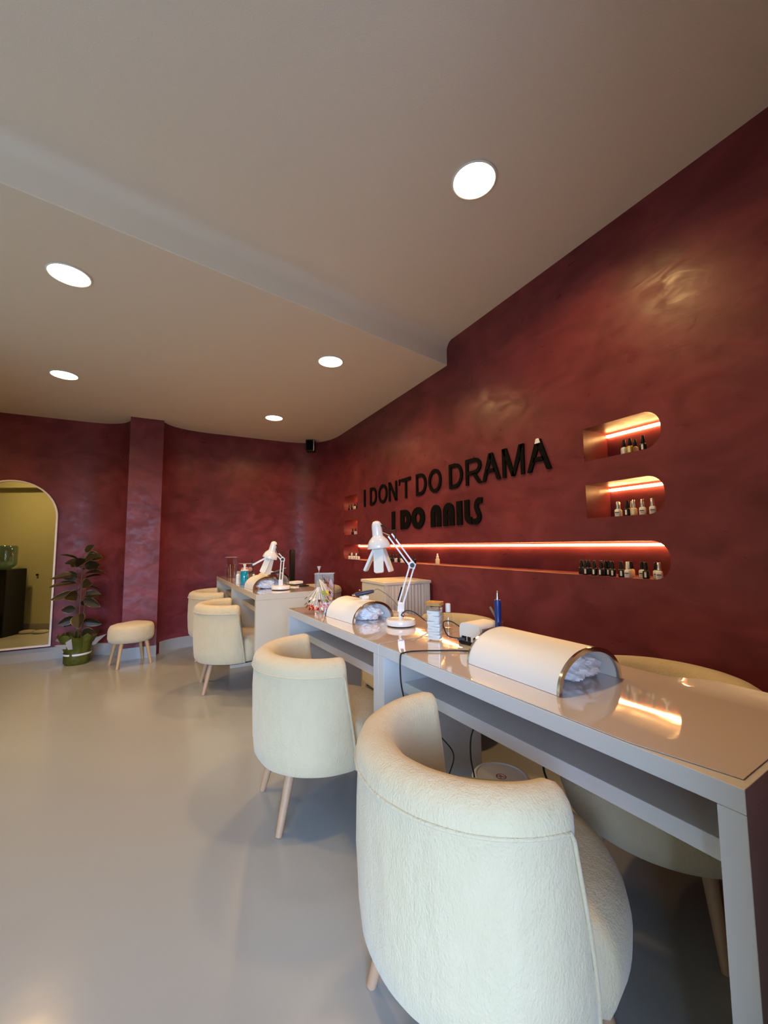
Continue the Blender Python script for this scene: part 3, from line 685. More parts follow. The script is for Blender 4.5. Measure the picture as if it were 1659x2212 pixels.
# ------------------------------------------------------------------ drill, jar, bottles on the near desks
t = thing('nail_drill', 'white nail drill box with vents and sockets beside the arched hand rest', 'nail drill', (1.168, 1.350, TZ), math.radians(8)); t.scale = (1.12, 1.12, 1.12)
bm = B(); prism(bm, [(a, b + 0.045) for a, b in rrect(0.100, 0.068, 0.022)], lambda u, v, k: Vector((-0.050 + 0.115 * k, u, v)), 0); obj('housing', bm, M['white_satin'], t, 40)
bm = B(); box(bm, -0.054, 0.068, -0.053, 0.053, 0.0, 0.012, 0.003); obj('base', bm, M['black'], t, 0)
bm = B()
for k in range(12): box(bm, -0.030 + k * 0.006, -0.0275 + k * 0.006, 0.0495, 0.0508, 0.030 + 0.0016 * k, 0.068)
obj('vent', bm, M['grey_print'], t, 0); bm = B()
for k in range(13): box(bm, -0.036 + k * 0.006, -0.0335 + k * 0.006, -0.0508, -0.0495, 0.034 + 0.0018 * k, 0.064)
obj('vent', bm, M['grey_print'], t, 0)
for y, w_ in ((0.026, 0.011), (0.002, 0.008)):
    bm = B(); box(bm, -0.0515, -0.0495, y - w_, y + w_, 0.013, 0.030); obj('socket', bm, M['black'], t, 0)
bm = B(); rod(bm, (-0.0515, -0.026, 0.024), (-0.0495, -0.026, 0.024), 0.008, 14); obj('button', bm, M['black'], t)
bm = B(); lathe(bm, [(0.019, 0.04), (0.020, 0.085), (0.022, 0.087), (0.0225, 0.090)], 20, Matrix.Translation((0.035, -0.066, 0)), cap=False); box(bm, 0.015, 0.055, -0.086, -0.052, 0.036, 0.040); obj('handpiece_holder', bm, M['clear'], t)
t = thing('drill_handpiece', 'upright blue drill handpiece with silver tip in the clear holder', 'handpiece', (1.212, 1.278, TZ + 0.046))
bm = B(); lathe(bm, [(0.008, 0.0), (0.0125, 0.01), (0.0135, 0.05), (0.0135, 0.055), (0.0128, 0.057), (0.0145, 0.095), (0.0145, 0.128), (0.012, 0.140)], 24); obj('grip', bm, M['navy'], t)
bm = B(); lathe(bm, [(0.007, 0.140), (0.0065, 0.150), (0.0045, 0.156), (0.0042, 0.172), (0.002, 0.177)], 16); obj('tip', bm, M['chrome'], t)
o = tag(obj('nail_file', (lambda b: (bar(b, (1.262, 1.270, TZ + 0.0105), (1.222, 1.335, TZ + 0.150), 0.018, 0.004), b)[1])(B()), M['grey_metal'], None, 0), 'flat grey metal file leaning behind the blue handpiece', 'nail file')
bm = B()
tube(bm, [(1.118, 1.368, TZ + 0.020), (1.090, 1.392, TZ + 0.022), (1.065, 1.430, TZ + 0.030), (1.070, 1.465, TZ + 0.075), (1.105, 1.455, TZ + 0.080), (1.150, 1.425, TZ + 0.045), (1.20, 1.42, TZ + 0.004)], 0.0026, 8, 8)
bm2 = B(); bar(bm2, (1.116, 1.369, TZ + 0.021), (1.090, 1.392, TZ + 0.021), 0.014, 0.010)
t = thing('drill_plug_cable', 'black looped cable plugged into the white drill box', 'cable', (0, 0, 0))
obj('cord', bm, M['cable'], t); obj('plug', bm2, M['black'], t, 0)
bm = B(); tube(bm, [(1.095, 1.205, TZ + 0.004), (1.075, 1.235, TZ + 0.004), (1.03, 1.27, TZ + 0.004), (0.96, 1.315, TZ + 0.004), (0.87, 1.36, TZ + 0.004), (0.815, 1.372, TZ + 0.002), (0.795, 1.368, TZ - 0.012), (0.792, 1.360, 0.66), (0.800, 1.335, 0.56), (0.800, 1.330, 0.48), (0.83, 1.34, 0.40), (0.90, 1.37, 0.30)], 0.0030, 8, 8)
tag(obj('power_cable', bm, M['cable'], None), 'black cable hanging over the front edge of the nearest desk', 'cable')
# jar with cotton pads
t = thing('cotton_jar', 'square glass jar with bamboo lid beside the white drill', 'jar', (1.050, 1.500, TZ), math.radians(38))
def sqtube(bm, w_, z0, z1, r, th):
    for ww, rr in ((w_, r), (w_ - 2 * th, r - th)):
        P = rrect(ww, ww, rr, 4); a = [bm.verts.new((x, y, z0 + (0.004 if ww < w_ else 0))) for x, y in P]; b = [bm.verts.new((x, y, z1)) for x, y in P]
        for i in range(len(P)): bm.faces.new((a[i], a[(i + 1) % len(P)], b[(i + 1) % len(P)], b[i]))
        bm.faces.new(a)
bm = B(); sqtube(bm, 0.072, 0, 0.145, 0.010, 0.003); obj('glass_body', bm, M['glass'], t, 40)
bm = B(); prism(bm, rrect(0.070, 0.070, 0.012), lambda u, v, k: Vector((u, v, 0.150 + 0.014 * k)), 0); obj('lid', bm, M['bamboo'], t, 40)
bm = B(); prism(bm, rrect(0.062, 0.062, 0.010), lambda u, v, k: Vector((u, v, 0.134 + 0.016 * k)), 0); obj('lid_seal', bm, M['clear'], t, 40)
for i in range(11):
    bm = B(); a = 0.25 * math.sin(i * 2.3); rm = Matrix.Translation((0.002 * math.sin(i * 3), 0.002 * math.cos(i * 2), 0.0045 + i * 0.0112)) @ Matrix.Rotation(0.06 * math.sin(i * 1.9), 4, 'X') @ Matrix.Rotation(a * 0.2, 4, 'Z')
    P = rrect(0.056, 0.056, 0.008, 3)
    prism(bm, P, lambda u, v, k: rm @ Vector((u, v, 0.0105 * k)), 0)
    tag(obj('cotton_pad', bm, M['cotton'], None, 40), 'white cotton pad stacked inside the bamboo lidded jar', 'cotton pad', 'cotton pads in the glass jar').matrix_world = Matrix.Translation((1.050, 1.500, TZ)) @ Matrix.Rotation(math.radians(38), 4, 'Z')
t = thing('dropper_bottle', 'tall clear bottle with white cap behind the cotton jar', 'bottle', (1.107, 1.478, TZ))
bm = B(); lathe(bm, [(0.0165, 0.0), (0.0175, 0.003), (0.0175, 0.105), (0.013, 0.112), (0.0085, 0.116), (0.0085, 0.122)], 24); obj('bottle_body', bm, M['glass'], t, 50)
bm = B(); lathe(bm, [(0.0155, 0.002), (0.0155, 0.05)], 24); obj('liquid', bm, M['clear'], t, 50)
bm = B(); lathe(bm, [(0.0112, 0.118), (0.0112, 0.152), (0.0100, 0.1545)], 24); obj('cap', bm, M['white_satin'], t, 50)
# handpiece on the second hand rest
t = thing('drill_handpiece', 'dark blue drill handpiece lying on the hand rest of the second desk', 'handpiece', (0, 0, 0))
a, b = Vector((0.962, 2.17, TZ + 0.132)), Vector((1.056, 2.125, TZ + 0.150)); d = (b - a).normalized()
bm = B(); tube(bm, [a, a + d * 0.02, a + d * 0.075, b + d * 0.005], [0.008, 0.0125, 0.0135, 0.009], 20); obj('grip', bm, M['navy_dark'], t)
bm = B(); rod(bm, a - d * 0.018, a, 0.004, 12, r2=0.007); obj('tip', bm, M['chrome'], t)
bm = B(); tube(bm, [b + d * 0.004, b + d * 0.03 + Vector((0, 0, 0.006)), (1.13, 2.06, TZ + 0.12), (1.165, 2.00, TZ + 0.06), (1.19, 1.97, TZ + 0.01), (1.20, 1.95, TZ + 0.004)], 0.0020, 8, 8); obj('cord', bm, M['grey_metal'], t)
bm = B(); box(bm, -0.022, 0.022, -0.020, 0.020, 0.0, 0.020, 0.004)
box(bm, -0.007, 0.007, -0.010, 0.010, 0.020, 0.0235)
o = tag(obj('handpiece_rest', bm, M['white_satin'], None, 0), 'small white cradle under the dark blue handpiece', 'handpiece rest'); o.location = (1.010, 2.147, TZ + 0.1065)
bm = B(); tube(bm, [(1.093, 1.842, TZ + 0.045), (1.075, 1.835, TZ + 0.055), (1.10, 1.83, TZ + 0.075), (1.13, 1.80, TZ + 0.070), (1.165, 1.74, TZ + 0.03), (1.20, 1.69, TZ + 0.006), (1.24, 1.64, TZ + 0.004)], 0.0028, 8, 8)
tag(obj('lamp_cable', bm, M['cable'], None), 'black cable trailing from the base of the near lamp', 'cable')
# nail swatch stand
t = thing('nail_swatch_stand', 'stand hung with fans of painted nail tips at the desk corner', 'nail display', (0.843, 2.462, TZ))
bm = B(); lathe(bm, [(0.03, 0.0), (0.034, 0.002), (0.034, 0.005), (0.004, 0.007)], 28); obj('base', bm, M['clear'], t, 50)
bm = B(); rod(bm, (0, 0, 0.005), (0, 0, 0.262), 0.0020, 10); obj('post', bm, M['silver'], t)
bm = B(); lathe(bm, [(0.003, 0.258), (0.006, 0.268), (0.0115, 0.282), (0.0115, 0.287), (0.003, 0.288)], 16); obj('finial', bm, M['glass_edge'], t, 50)
paint = [(0.45, 0.02, 0.02), (0.20, 0.012, 0.015), (0.03, 0.005, 0.012), (0.75, 0.22, 0.16), (0.80, 0.45, 0.42), (0.85, 0.16, 0.32), (0.78, 0.60, 0.52), (0.02, 0.02, 0.16), (0.01, 0.01, 0.02), (0.75, 0.62, 0.04), (0.30, 0.40, 0.06), (0.80, 0.74, 0.60), (0.45, 0.50, 0.50), (0.12, 0.02, 0.03), (0.80, 0.78, 0.72)]
pm = [mat('nail_colour_%s' % n, c, 0.15, coat=0.6) for n, c in zip(('red', 'wine', 'plum', 'coral', 'blush', 'hot_pink', 'nude', 'blue', 'black', 'yellow', 'olive', 'ivory', 'grey', 'maroon', 'pearl'), paint)]
cr_ = Vector((-0.469 * 0 + 0.883, -0.47, 0)); tw = Vector((-0.47, -0.883, 0))          # across and towards the room
random.seed(3)
tips = []
for k in range(17): tips.append((0, -85 + k * 10, 0.70 + 0.16 * abs(k - 8) / 8 - 0.12 * (k % 2), [13, 2, 1, 1, 0, 1, 0, 0, 3, 0, 3, 4, 5, 4, 5, 6, 11][k], 0.090 + 0.006 * (k % 2), 0.120))
for k in range(13): tips.append((0, -105 + k * 17, 0.80 - 0.15 * (k % 2), [11, 8, 7, 8, 14, 11, 12, 13, 12, 10, 6, 12, 14][k], 0.088, 0.158))
for k in range(14): tips.append((0, 30 + k * 7, 0.74 - 0.10 * (k % 3), [10, 10, 9, 9, 9, 6, 8, 14, 14, 12, 6, 11, 10, 9][k], 0.092, 0.205))
for zc, az, op, ci, ln, zt in tips:
    a_ = math.radians(az + random.uniform(-4, 4)); dirh = (tw * math.cos(a_) + cr_ * math.sin(a_)).normalized()
    op += random.uniform(-0.06, 0.06); dv = (dirh * math.sin(op) + Vector((0, 0, -math.cos(op)))).normalized()
    p0 = Vector((0, 0, zt)) + dirh * 0.006; ln += random.uniform(-0.006, 0.006)
    mxl = min(ln, (p0.z - 0.012) / max(0.05, -dv.z) - 0.022) if dv.z < 0 else ln
    p1 = p0 + dv * mxl; p2 = p1 + dv * 0.021; sd = dv.cross(Vector((0, 0, 1))).normalized()
    bm = B(); bar(bm, p0, p1, 0.0058, 0.0014, side=sd); st = obj('nail_tip', bm, M['tip'], t, 0)
    bm = B(); nrm = sd.cross(dv); n_ = 6
    top = []; 
    for kk in range(n_ + 1):
        f = kk / n_; wv = 0.0082 * (1 - 0.75 * max(0, f - 0.55) / 0.45 * max(0, f - 0.4))
        c = p1 + (p2 - p1) * f + nrm * 0.0008
        top.append([bm.verts.new(c - sd * wv), bm.verts.new(c + nrm * 0.0018), bm.verts.new(c + sd * wv), bm.verts.new(c - nrm * 0.0012)])
    for a2, b2 in zip(top, top[1:]):
        for i in range(4): bm.faces.new((a2[i], a2[(i + 1) % 4], b2[(i + 1) % 4], b2[i]))
    bm.faces.new(top[0][::-1]); bm.faces.new(top[-1]); obj('painted_nail', bm, pm[ci], st, 60)
# acrylic boxes
def acrylic_box(label, loc, rz, wx, wy, hh):
    t = thing('acrylic_box', label, 'box', loc, rz, 'clear acrylic boxes')
    th = 0.003
    bm = B(); box(bm, -wx / 2, wx / 2, -wy / 2, wy / 2, 0, th)
    for a in ((-wx / 2, -wx / 2 + th, -wy / 2, wy / 2), (wx / 2 - th, wx / 2, -wy / 2, wy / 2), (-wx / 2 + th, wx / 2 - th, -wy / 2, -wy / 2 + th), (-wx / 2 + th, wx / 2 - th, wy / 2 - th, wy / 2)): box(bm, *a, th, hh)
    obj('walls', bm, M['clear'], t, 0)
    bm = B(); P = [(-wx / 2, -wy / 2, hh), (wx / 2, -wy / 2, hh), (wx / 2, wy / 2, hh), (-wx / 2, wy / 2, hh)]
    for a, b in zip(P, P[1:] + P[:1]): bar(bm, a, b, 0.0035, 0.0035)
    obj('rim', bm, M['glass_edge'], t, 0)
    return t
acrylic_box('clear acrylic box of files behind the nail swatch stand', (0.925, 2.585, TZ), math.radians(-25), 0.125, 0.085, 0.232)
def stick(label, a, b, wd, th, m, grp=None, tip_round=False, cat='nail file'):
    bm = B(); bar(bm, a, b, wd, th, side=(0.88, -0.47, 0)); return tag(obj('nail_file', bm, m, None, 0), label, cat, grp)
stick('wide brown paper nail file at the left in the acrylic box', (0.882, 2.602, TZ + 0.004), (0.885, 2.598, TZ + 0.185), 0.022, 0.004, M['brown_paper'])
stick('second brown nail file leaning right in the acrylic box', (0.900, 2.590, TZ + 0.004), (0.912, 2.588, TZ + 0.190), 0.017, 0.004, M['brown_paper'])
stick('thin red nail file in the acrylic box', (0.940, 2.575, TZ + 0.004), (0.942, 2.572, TZ + 0.205), 0.010, 0.003, M['red_file'])
bm = B(); prism(bm, ell(0, 0.13, 0.013, 0.060, -30, 210, 20) + [(-0.010, 0.0), (0.010, 0.0)], lambda u, v, k: Vector((0.88 * u, -0.47 * u + 0.004 * k, v)), 0)
o = tag(obj('nail_file', bm, M['pink'], None, 0), 'pale pink rounded nail buffer at the right in the acrylic box', 'nail file'); o.location = (0.960, 2.560, TZ + 0.004)
for k, (x, y) in enumerate(((1.065, 2.39), (1.085, 2.375))):
    bm = B(); lathe(bm, [(0.006, 0.0), (0.006, 0.118 + 0.012 * k), (0.005, 0.12 + 0.012 * k)], 14)
    o = tag(obj('glass_tube', bm, M['glass'], None), ['shorter', 'taller'][k] + ' clear glass tube standing behind the second hand rest', 'tube', 'clear tubes behind the hand rest'); o.location = (x, y, TZ)

# ------------------------------------------------------------------ white cabinet by the wall
t = thing('storage_cabinet', 'cream white cabinet with pleated fronts between two tub chairs', 'cabinet', (1.478, 2.775, 0), 0.0)
bm = B(); box(bm, 0.012, 0.432, 0.012, 0.432, 0.03, 0.868, 0.003); obj('carcass', bm, M['cream_plastic'], t, 0)
bm = B(); box(bm, 0.0, 0.437, 0.0, 0.440, 0.868, 0.891, 0.003); box(bm, 0.045, 0.39, 0.06, 0.38, 0.8915, 0.895, 0.001); obj('lid', bm, M['cream_plastic'], t, 0)
bm = B()
for x in (0.014, 0.044, 0.380, 0.408): box(bm, x, x + 0.014, 0.002, 0.0118, 0.04, 0.866)
obj('corner_post', bm, M['cream_plastic'], t, 0)
for z0, z1 in ((0.60, 0.86), (0.33, 0.59), (0.06, 0.32)):
    bm = B(); n = 60; a = []; b = []
    for i in range(n + 1):
        x = 0.064 + 0.308 * i / n
        a.append(bm.verts.new((x, 0.008 + 0.0035 * math.sin(i * 1.05 + 0.6 * math.sin(i * 0.5)), z0))); b.append(bm.verts.new((x, 0.008 + 0.0035 * math.sin(i * 1.05 + 0.6 * math.sin(i * 0.5) + 0.5), z1)))
    for i in range(n): bm.faces.new((a[i], a[i + 1], b[i + 1], b[i]))
    obj('pleated_front', bm, M['cream_plastic'], t, 80)
bm = B(); box(bm, 0.004, 0.0118, 0.03, 0.42, 0.05, 0.862, 0.002); obj('side_panel', bm, M['cream_plastic'], t, 0)
for x, y in ((0.03, 0.03), (0.41, 0.03), (0.03, 0.41), (0.41, 0.41)):
    bm = B(); rod(bm, (x, y, 0), (x, y, 0.03), 0.014, 12); obj('foot', bm, M['cream_plastic'], t)

# ------------------------------------------------------------------ things on the back desk
acrylic_box('tall clear acrylic box of thin brushes at the far end of the back desk', (0.660, 5.12, TB), 0.1, 0.12, 0.10, 0.235)
for k in range(4):
    bm = B(); rod(bm, (0.64 + 0.018 * k, 5.11 + 0.008 * (k % 2), TB + 0.004), (0.625 + 0.026 * k, 5.10 + 0.02 * (k % 3), TB + 0.13 + 0.02 * (k % 2)), 0.003, 8)
    tag(obj('brush', bm, [M['wood'], M['label'], M['red_file'], M['wood_light']][k], None), ['brown', 'white', 'red', 'pale wooden'][k] + ' thin brush standing in the tall acrylic box', 'brush', 'brushes in the tall acrylic box')
t = thing('small_box', 'small pale square box beside the brush box on the back desk', 'box', (0.735, 4.80, TB), 0.2)
bm = B(); box(bm, -0.042, 0.042, -0.035, 0.035, 0.0, 0.085, 0.004); obj('box_body', bm, M['cream_plastic'], t, 0)
bm = B(); box(bm, -0.022, 0.022, -0.0365, -0.0352, 0.025, 0.06); obj('label', bm, M['label'], t, 0)
acrylic_box('clear acrylic box of pink puffs behind the blue bottle on the back desk', (0.715, 4.36, TB), 0.1, 0.13, 0.11, 0.185)
for k in range(3):
    bm = B(); bmesh.ops.create_uvsphere(bm, u_segments=16, v_segments=10, radius=0.024)
    for v in bm.verts: v.co.z += 0.024
    o = tag(obj('pink_puff', bm, M['pink'], None), 'soft pink puff inside the acrylic box, ' + ['left', 'middle', 'right'][k] + ' one of three', 'puff', 'pink puffs in the acrylic box'); o.location = (0.682 + 0.034 * k, 4.36 + 0.012 * (k % 2), TB + 0.10)
bm = B(); box(bm, -0.055, 0.055, -0.045, 0.045, 0.0, 0.096, 0.003)
o = tag(obj('inner_tray', bm, M['clear'], None, 0), 'clear tray holding the pink puffs in the acrylic box', 'tray'); o.location = (0.716, 4.362, TB + 0.0035); o.rotation_euler = (0, 0, 0.1)
t = thing('liquid_bottle', 'pump bottle of bright blue liquid on the back desk', 'bottle', (0.650, 4.075, TB))
bm = B(); lathe(bm, [(0.034, 0.0), (0.037, 0.004), (0.037, 0.118), (0.030, 0.126)], 28); obj('bottle_body', bm, M['blue_liquid'], t, 50)
bm = B(); lathe(bm, [(0.031, 0.127), (0.036, 0.128), (0.036, 0.138), (0.012, 0.142), (0.010, 0.175), (0.014, 0.178), (0.014, 0.192), (0.004, 0.194)], 24); obj('pump', bm, M['label'], t, 50)
bm = B(); lathe(bm, [(0.016, 0.0), (0.018, 0.003), (0.018, 0.085), (0.010, 0.092), (0.009, 0.10)], 20)
o = tag(obj('white_bottle', bm, M['white_satin'], None), 'small white bottle left of the blue bottle', 'bottle'); o.location = (0.598, 4.13, TB)
t = thing('small_bottle', 'small clear bottle with white cap right of the blue bottle', 'bottle', (0.718, 3.98, TB))
bm = B(); lathe(bm, [(0.018, 0.0), (0.019, 0.003), (0.019, 0.055), (0.008, 0.065)], 20); obj('bottle_body', bm, M['glass'], t, 50)
bm = B(); lathe(bm, [(0.010, 0.062), (0.010, 0.098), (0.008, 0.10)], 20); obj('cap', bm, M['label'], t, 50)
bm = B(); box(bm, -0.03, 0.03, -0.02, 0.02, 0, 0.05, 0.003); o = tag(obj('gold_box', bm, M['bamboo'], None, 0), 'small golden box beside the hand rest on the back desk', 'box'); o.location = (0.795, 4.02, TB)
t = thing('drill_handpiece', 'upright blue handpiece behind the blue bottle on the back desk', 'handpiece', (0.80, 4.55, TB))
bm = B(); lathe(bm, [(0.012, 0.0), (0.016, 0.02), (0.016, 0.13), (0.012, 0.175), (0.005, 0.20), (0.003, 0.23)], 20); obj('grip', bm, M['navy_dark'], t)
bm = B(); tube(bm, [(0.792, 3.595, TB + 0.122), (0.85, 3.60, TB + 0.135), (0.93, 3.61, TB + 0.160)], [0.009, 0.014, 0.012], 18)
o = tag(obj('drill_handpiece', bm, M['navy_dark'], None), 'dark navy handpiece lying over the hand rest beside the back lamp', 'handpiece')
t = thing('tablet', 'tall narrow black device standing at the rear of the back desk', 'device', (1.085, 3.98, TB), 0.3)
bm = B(); prism(bm, [(a, b + 0.165) for a, b in rrect(0.050, 0.33, 0.022)], lambda u, v, k: Vector((u, -0.012 + 0.024 * k, v)), 0); obj('body', bm, M['black'], t, 40)
bm = B(); lathe(bm, [(0.03, 0.0), (0.034, 0.004), (0.012, 0.008)], 20); obj('foot', bm, M['black'], t)
t = thing('nail_drill', 'low white drill box at the rear of the back desk', 'nail drill', (1.075, 3.80, TB), 0.5)
bm = B(); box(bm, -0.055, 0.055, -0.04, 0.04, 0.002, 0.03, 0.006); obj('housing', bm, M['white_satin'], t, 0)
bm = B(); box(bm, -0.057, 0.057, -0.042, 0.042, 0, 0.006, 0.001); obj('base', bm, M['black'], t, 0)
bm = B(); lathe(bm, [(0.005, 0.0), (0.045, 0.0), (0.048, 0.006), (0.03, 0.012), (0.005, 0.013)], 28, sx=1.0, sy=0.7)
o = tag(obj('foot_switch', bm, M['black'], None), 'flat black oval switch at the right rear of the back desk', 'switch'); o.location = (1.085, 3.58, TB)
bm = B(); tube(bm, [(1.08, 3.63, TB + 0.005), (1.06, 3.68, TB + 0.004), (1.02, 3.72, TB + 0.004), (0.98, 3.80, TB + 0.006), (1.00, 3.90, TB + 0.004)], 0.003, 8, 8)
tag(obj('black_cable', bm, M['cable'], None), 'black cable winding across the rear of the back desk', 'cable')
# items on the shelf of the back desk
bm = B(); lathe(bm, [(0.02, 0), (0.035, 0.02), (0.038, 0.035), (0.036, 0.035), (0.02, 0.005)], 20, cap=False)
o = tag(obj('white_dish', bm, M['label'], None), 'white dish on the shelf under the back desk', 'dish'); o.location = (0.76, 3.29, 0.6565)

# ------------------------------------------------------------------ speaker in the far corner
t = thing('speaker', 'small black speaker hung below the ceiling in the far corner', 'speaker', (1.660, 5.22, 2.455), math.radians(-28))
bm = B(); box(bm, -0.058, 0.058, -0.05, 0.05, 0, 0.155, 0.006); obj('cabinet', bm, M['black'], t, 0)
bm = B(); box(bm, -0.046, 0.046, -0.053, -0.0505, 0.012, 0.145); obj('grille', bm, M['black_matte'], t, 0)
bm = B(); box(bm, 0.044, 0.056, -0.0520, -0.0502, 0.006, 0.150); obj('silver_edge', bm, M['silver'], t, 0)
bm = B(); rod(bm, (0, 0.05, 0.08), (0.02, 0.13, 0.08), 0.01, 10); obj('wall_bracket', bm, M['black'], t)

# ------------------------------------------------------------------ polish bottles
def polish(kind):
    """kind -> body, cap, label materials; body footprint"""
    return {'bb': ('black', 'black', True), 'bn': ('black', 'black', False), 'ws': ('label', 'silver', True), 'wb': ('label', 'black', True), 'ww': ('label', 'white_satin', True),
            'ab': ('amber', 'black', True), 'cb': ('cream_liquid', 'black', False), 'cs': ('cream_liquid', 'silver', True), 'kb': ('glass_edge', 'black', True)}[kind]
proto = {}
def make_polish(kind):
    b, c, lab = polish(kind)
    t = thing('nail_polish_bottle', 'x', 'nail polish bottle')
    bm = B(); P = rrect(0.030, 0.026, 0.008, 4); rings = []
    for z, k in ((0.0, 0.94), (0.002, 1.0), (0.030, 1.0), (0.035, 0.92), (0.0385, 0.55), (0.040, 0.40)): rings.append([bm.verts.new((x * k, y * k, z)) for x, y in P])
    for a, d in zip(rings, rings[1:]):
        for i in range(len(P)): bm.faces.new((a[i], a[(i + 1) % len(P)], d[(i + 1) % len(P)], d[i]))
    bm.faces.new(rings[0][::-1]); bm.faces.new(rings[-1]); obj('bottle_body', bm, M[b], t, 50)
    bm = B(); lathe(bm, [(0.0088, 0.0402), (0.0092, 0.042), (0.0070, 0.074), (0.0062, 0.0755)], 18); obj('cap', bm, M[c], t, 50)
    if lab:
        bm = B()
        if b == 'label':
            box(bm, -0.0158, -0.0151, -0.009, 0.009, 0.018, 0.023); box(bm, -0.0158, -0.0151, -0.006, 0.006, 0.012, 0.0135); mm = M['grey_print']
        else:
            box(bm, -0.0158, -0.0151, -0.004, 0.004, 0.006, 0.030); mm = M['label']
        obj('label', bm, mm, t, 0)
    return t
used = set(); plist = [
    ('kb', 1.966, 1.166, 1.612, 'smoky polish bottle with black cap, leftmost in the upper right niche'), ('ab', 1.962, 1.135, 1.612, 'amber polish bottle with black cap in the upper right niche'),
    ('cb', 2.005, 1.135, 1.612, 'cream polish bottle behind the amber one in the upper right niche'), ('bb', 1.964, 1.075, 1.612, 'black polish bottle at the right of the upper right niche'),
    ('ws', 1.966, 1.214, 1.311, 'white bottle with silver cap, leftmost in the lower right niche'), ('ws', 2.005, 1.232, 1.311, 'white bottle half hidden behind the leftmost one, lower right niche'),
    ('bb', 1.964, 1.166, 1.311, 'only black bottle in the lower right niche'), ('ww', 2.005, 1.165, 1.311, 'white capped bottle behind the black one, lower right niche'),
    ('cs', 1.966, 1.137, 1.311, 'cream bottle with silver cap in the lower right niche'), ('ws', 1.966, 1.096, 1.311, 'white bottle with silver cap second from right, lower right niche'),
    ('ws', 1.966, 1.051, 1.311, 'white bottle with silver cap, rightmost in the lower right niche'), ('ws', 2.005, 1.072, 1.311, 'white bottle hidden behind the rightmost one, lower right niche'),
    ('bb', 1.966, 1.407, 1.015, 'labelled black bottle of the leftmost cluster, right end of the long niche'), ('bn', 2.000, 1.455, 1.015, 'plain black bottle furthest left at the right end of the long niche'),
    ('bn', 2.005, 1.415, 1.015, 'plain black bottle behind the leftmost labelled one, long niche'), ('bb', 1.966, 1.356, 1.015, 'narrow looking black bottle second from left, long niche right end'),
    ('bb', 1.966, 1.318, 1.015, 'labelled black bottle third from left, long niche right end'), ('bn', 2.005, 1.318, 1.015, 'plain black bottle behind the third labelled one, long niche'),
    ('bb', 1.966, 1.258, 1.015, 'labelled black bottle in the middle pair, long niche right end'), ('bb', 2.004, 1.300, 1.015, 'black bottle behind the middle pair, long niche right end'),
    ('bb', 1.966, 1.214, 1.015, 'black bottle left of the all white bottle, long niche'), ('ww', 1.962, 1.180, 1.015, 'all white bottle with white cap, long niche right end'),
    ('cb', 2.005, 1.188, 1.015, 'cream bottle with black cap behind the all white bottle'), ('wb', 2.004, 1.136, 1.015, 'white bottle with black cap behind the black one, long niche right end'),
    ('bb', 1.966, 1.098, 1.015, 'black bottle second cluster from the right end, long niche'), ('wb', 2.002, 1.072, 1.015, 'white bottle with black cap at the right end of the long niche'),
    ('ws', 1.966, 1.040, 1.015, 'white bottle with silver cap, rightmost in the long niche'),
    ('wb', 1.965, 4.600, 1.015, 'white bottle with black cap, first at the far left of the long niche'), ('ws', 1.965, 4.530, 1.015, 'white bottle with silver cap, second at the far left of the long niche'),
    ('wb', 1.965, 4.460, 1.015, 'white bottle with black cap, third at the far left of the long niche'), ('ws', 1.965, 4.395, 1.015, 'white bottle with silver cap, fourth at the far left of the long niche'),
    ('wb', 1.965, 4.330, 1.015, 'white bottle with black cap, fifth at the far left of the long niche'),
    ('bb', 1.965, 3.80, 1.015, 'black bottle left of the lamp panels in the long niche'), ('wb', 1.965, 3.72, 1.015, 'white bottle between lamp panels in the long niche'),
    ('bn', 1.965, 3.63, 1.015, 'plain black bottle right of the lamp panels, first of its row'), ('bb', 1.965, 3.57, 1.015, 'labelled black bottle right of the lamp panels, second of its row'),
    ('bn', 1.965, 3.51, 1.015, 'plain black bottle right of the lamp panels, third of its row'), ('kb', 1.965, 3.445, 1.015, 'smoky bottle with black cap right of the lamp panels'),
    ('bn', 1.965, 3.385, 1.015, 'plain black bottle left of the lamp arm in the long niche'), ('wb', 1.965, 3.33, 1.015, 'white bottle with black cap behind the lamp arm in the long niche'),
    ('bn', 1.965, 3.11, 1.015, 'lone black bottle just right of the lamp elbow in the long niche'),
    ('bn', 1.965, 4.60, 1.612, 'plain black bottle, leftmost in the upper left niche'), ('bb', 1.965, 4.53, 1.612, 'labelled black bottle in the upper left niche'), ('wb', 1.965, 4.43, 1.612, 'white bottle with black cap in the upper left niche'),
    ('bn', 1.965, 4.36, 1.612, 'plain black bottle, rightmost in the upper left niche'),
    ('bn', 1.965, 4.50, 1.311, 'slim black bottle, left one in the lower left niche'), ('kb', 1.965, 4.41, 1.311, 'smoky bottle with black cap in the lower left niche')]
for kind, x, y, z, lab in plist:
    g = 'nail polish bottles in the wall niches'
    if kind not in proto:
        proto[kind] = make_polish(kind); o = proto[kind]; o.location = (x, y, z); o['label'] = lab; o['group'] = g
        o.rotation_euler = (0, 0, 0.25)
    else: copy_thing(proto[kind], (x, y, z), 0.25 + 0.2 * math.sin(y * 37), lab, g)
t = thing('dropper_bottle', 'lone clear dropper bottle with cream top in the middle of the long niche', 'bottle', (1.965, 2.752, 1.015))
bm = B(); lathe(bm, [(0.016, 0.0), (0.0175, 0.003), (0.0175, 0.045), (0.009, 0.055)], 20); obj('bottle_body', bm, M['cream_liquid'], t, 50)
bm = B(); lathe(bm, [(0.011, 0.0555), (0.011, 0.070), (0.006, 0.074), (0.006, 0.090), (0.003, 0.094)], 18); obj('dropper', bm, M['label'], t, 50)

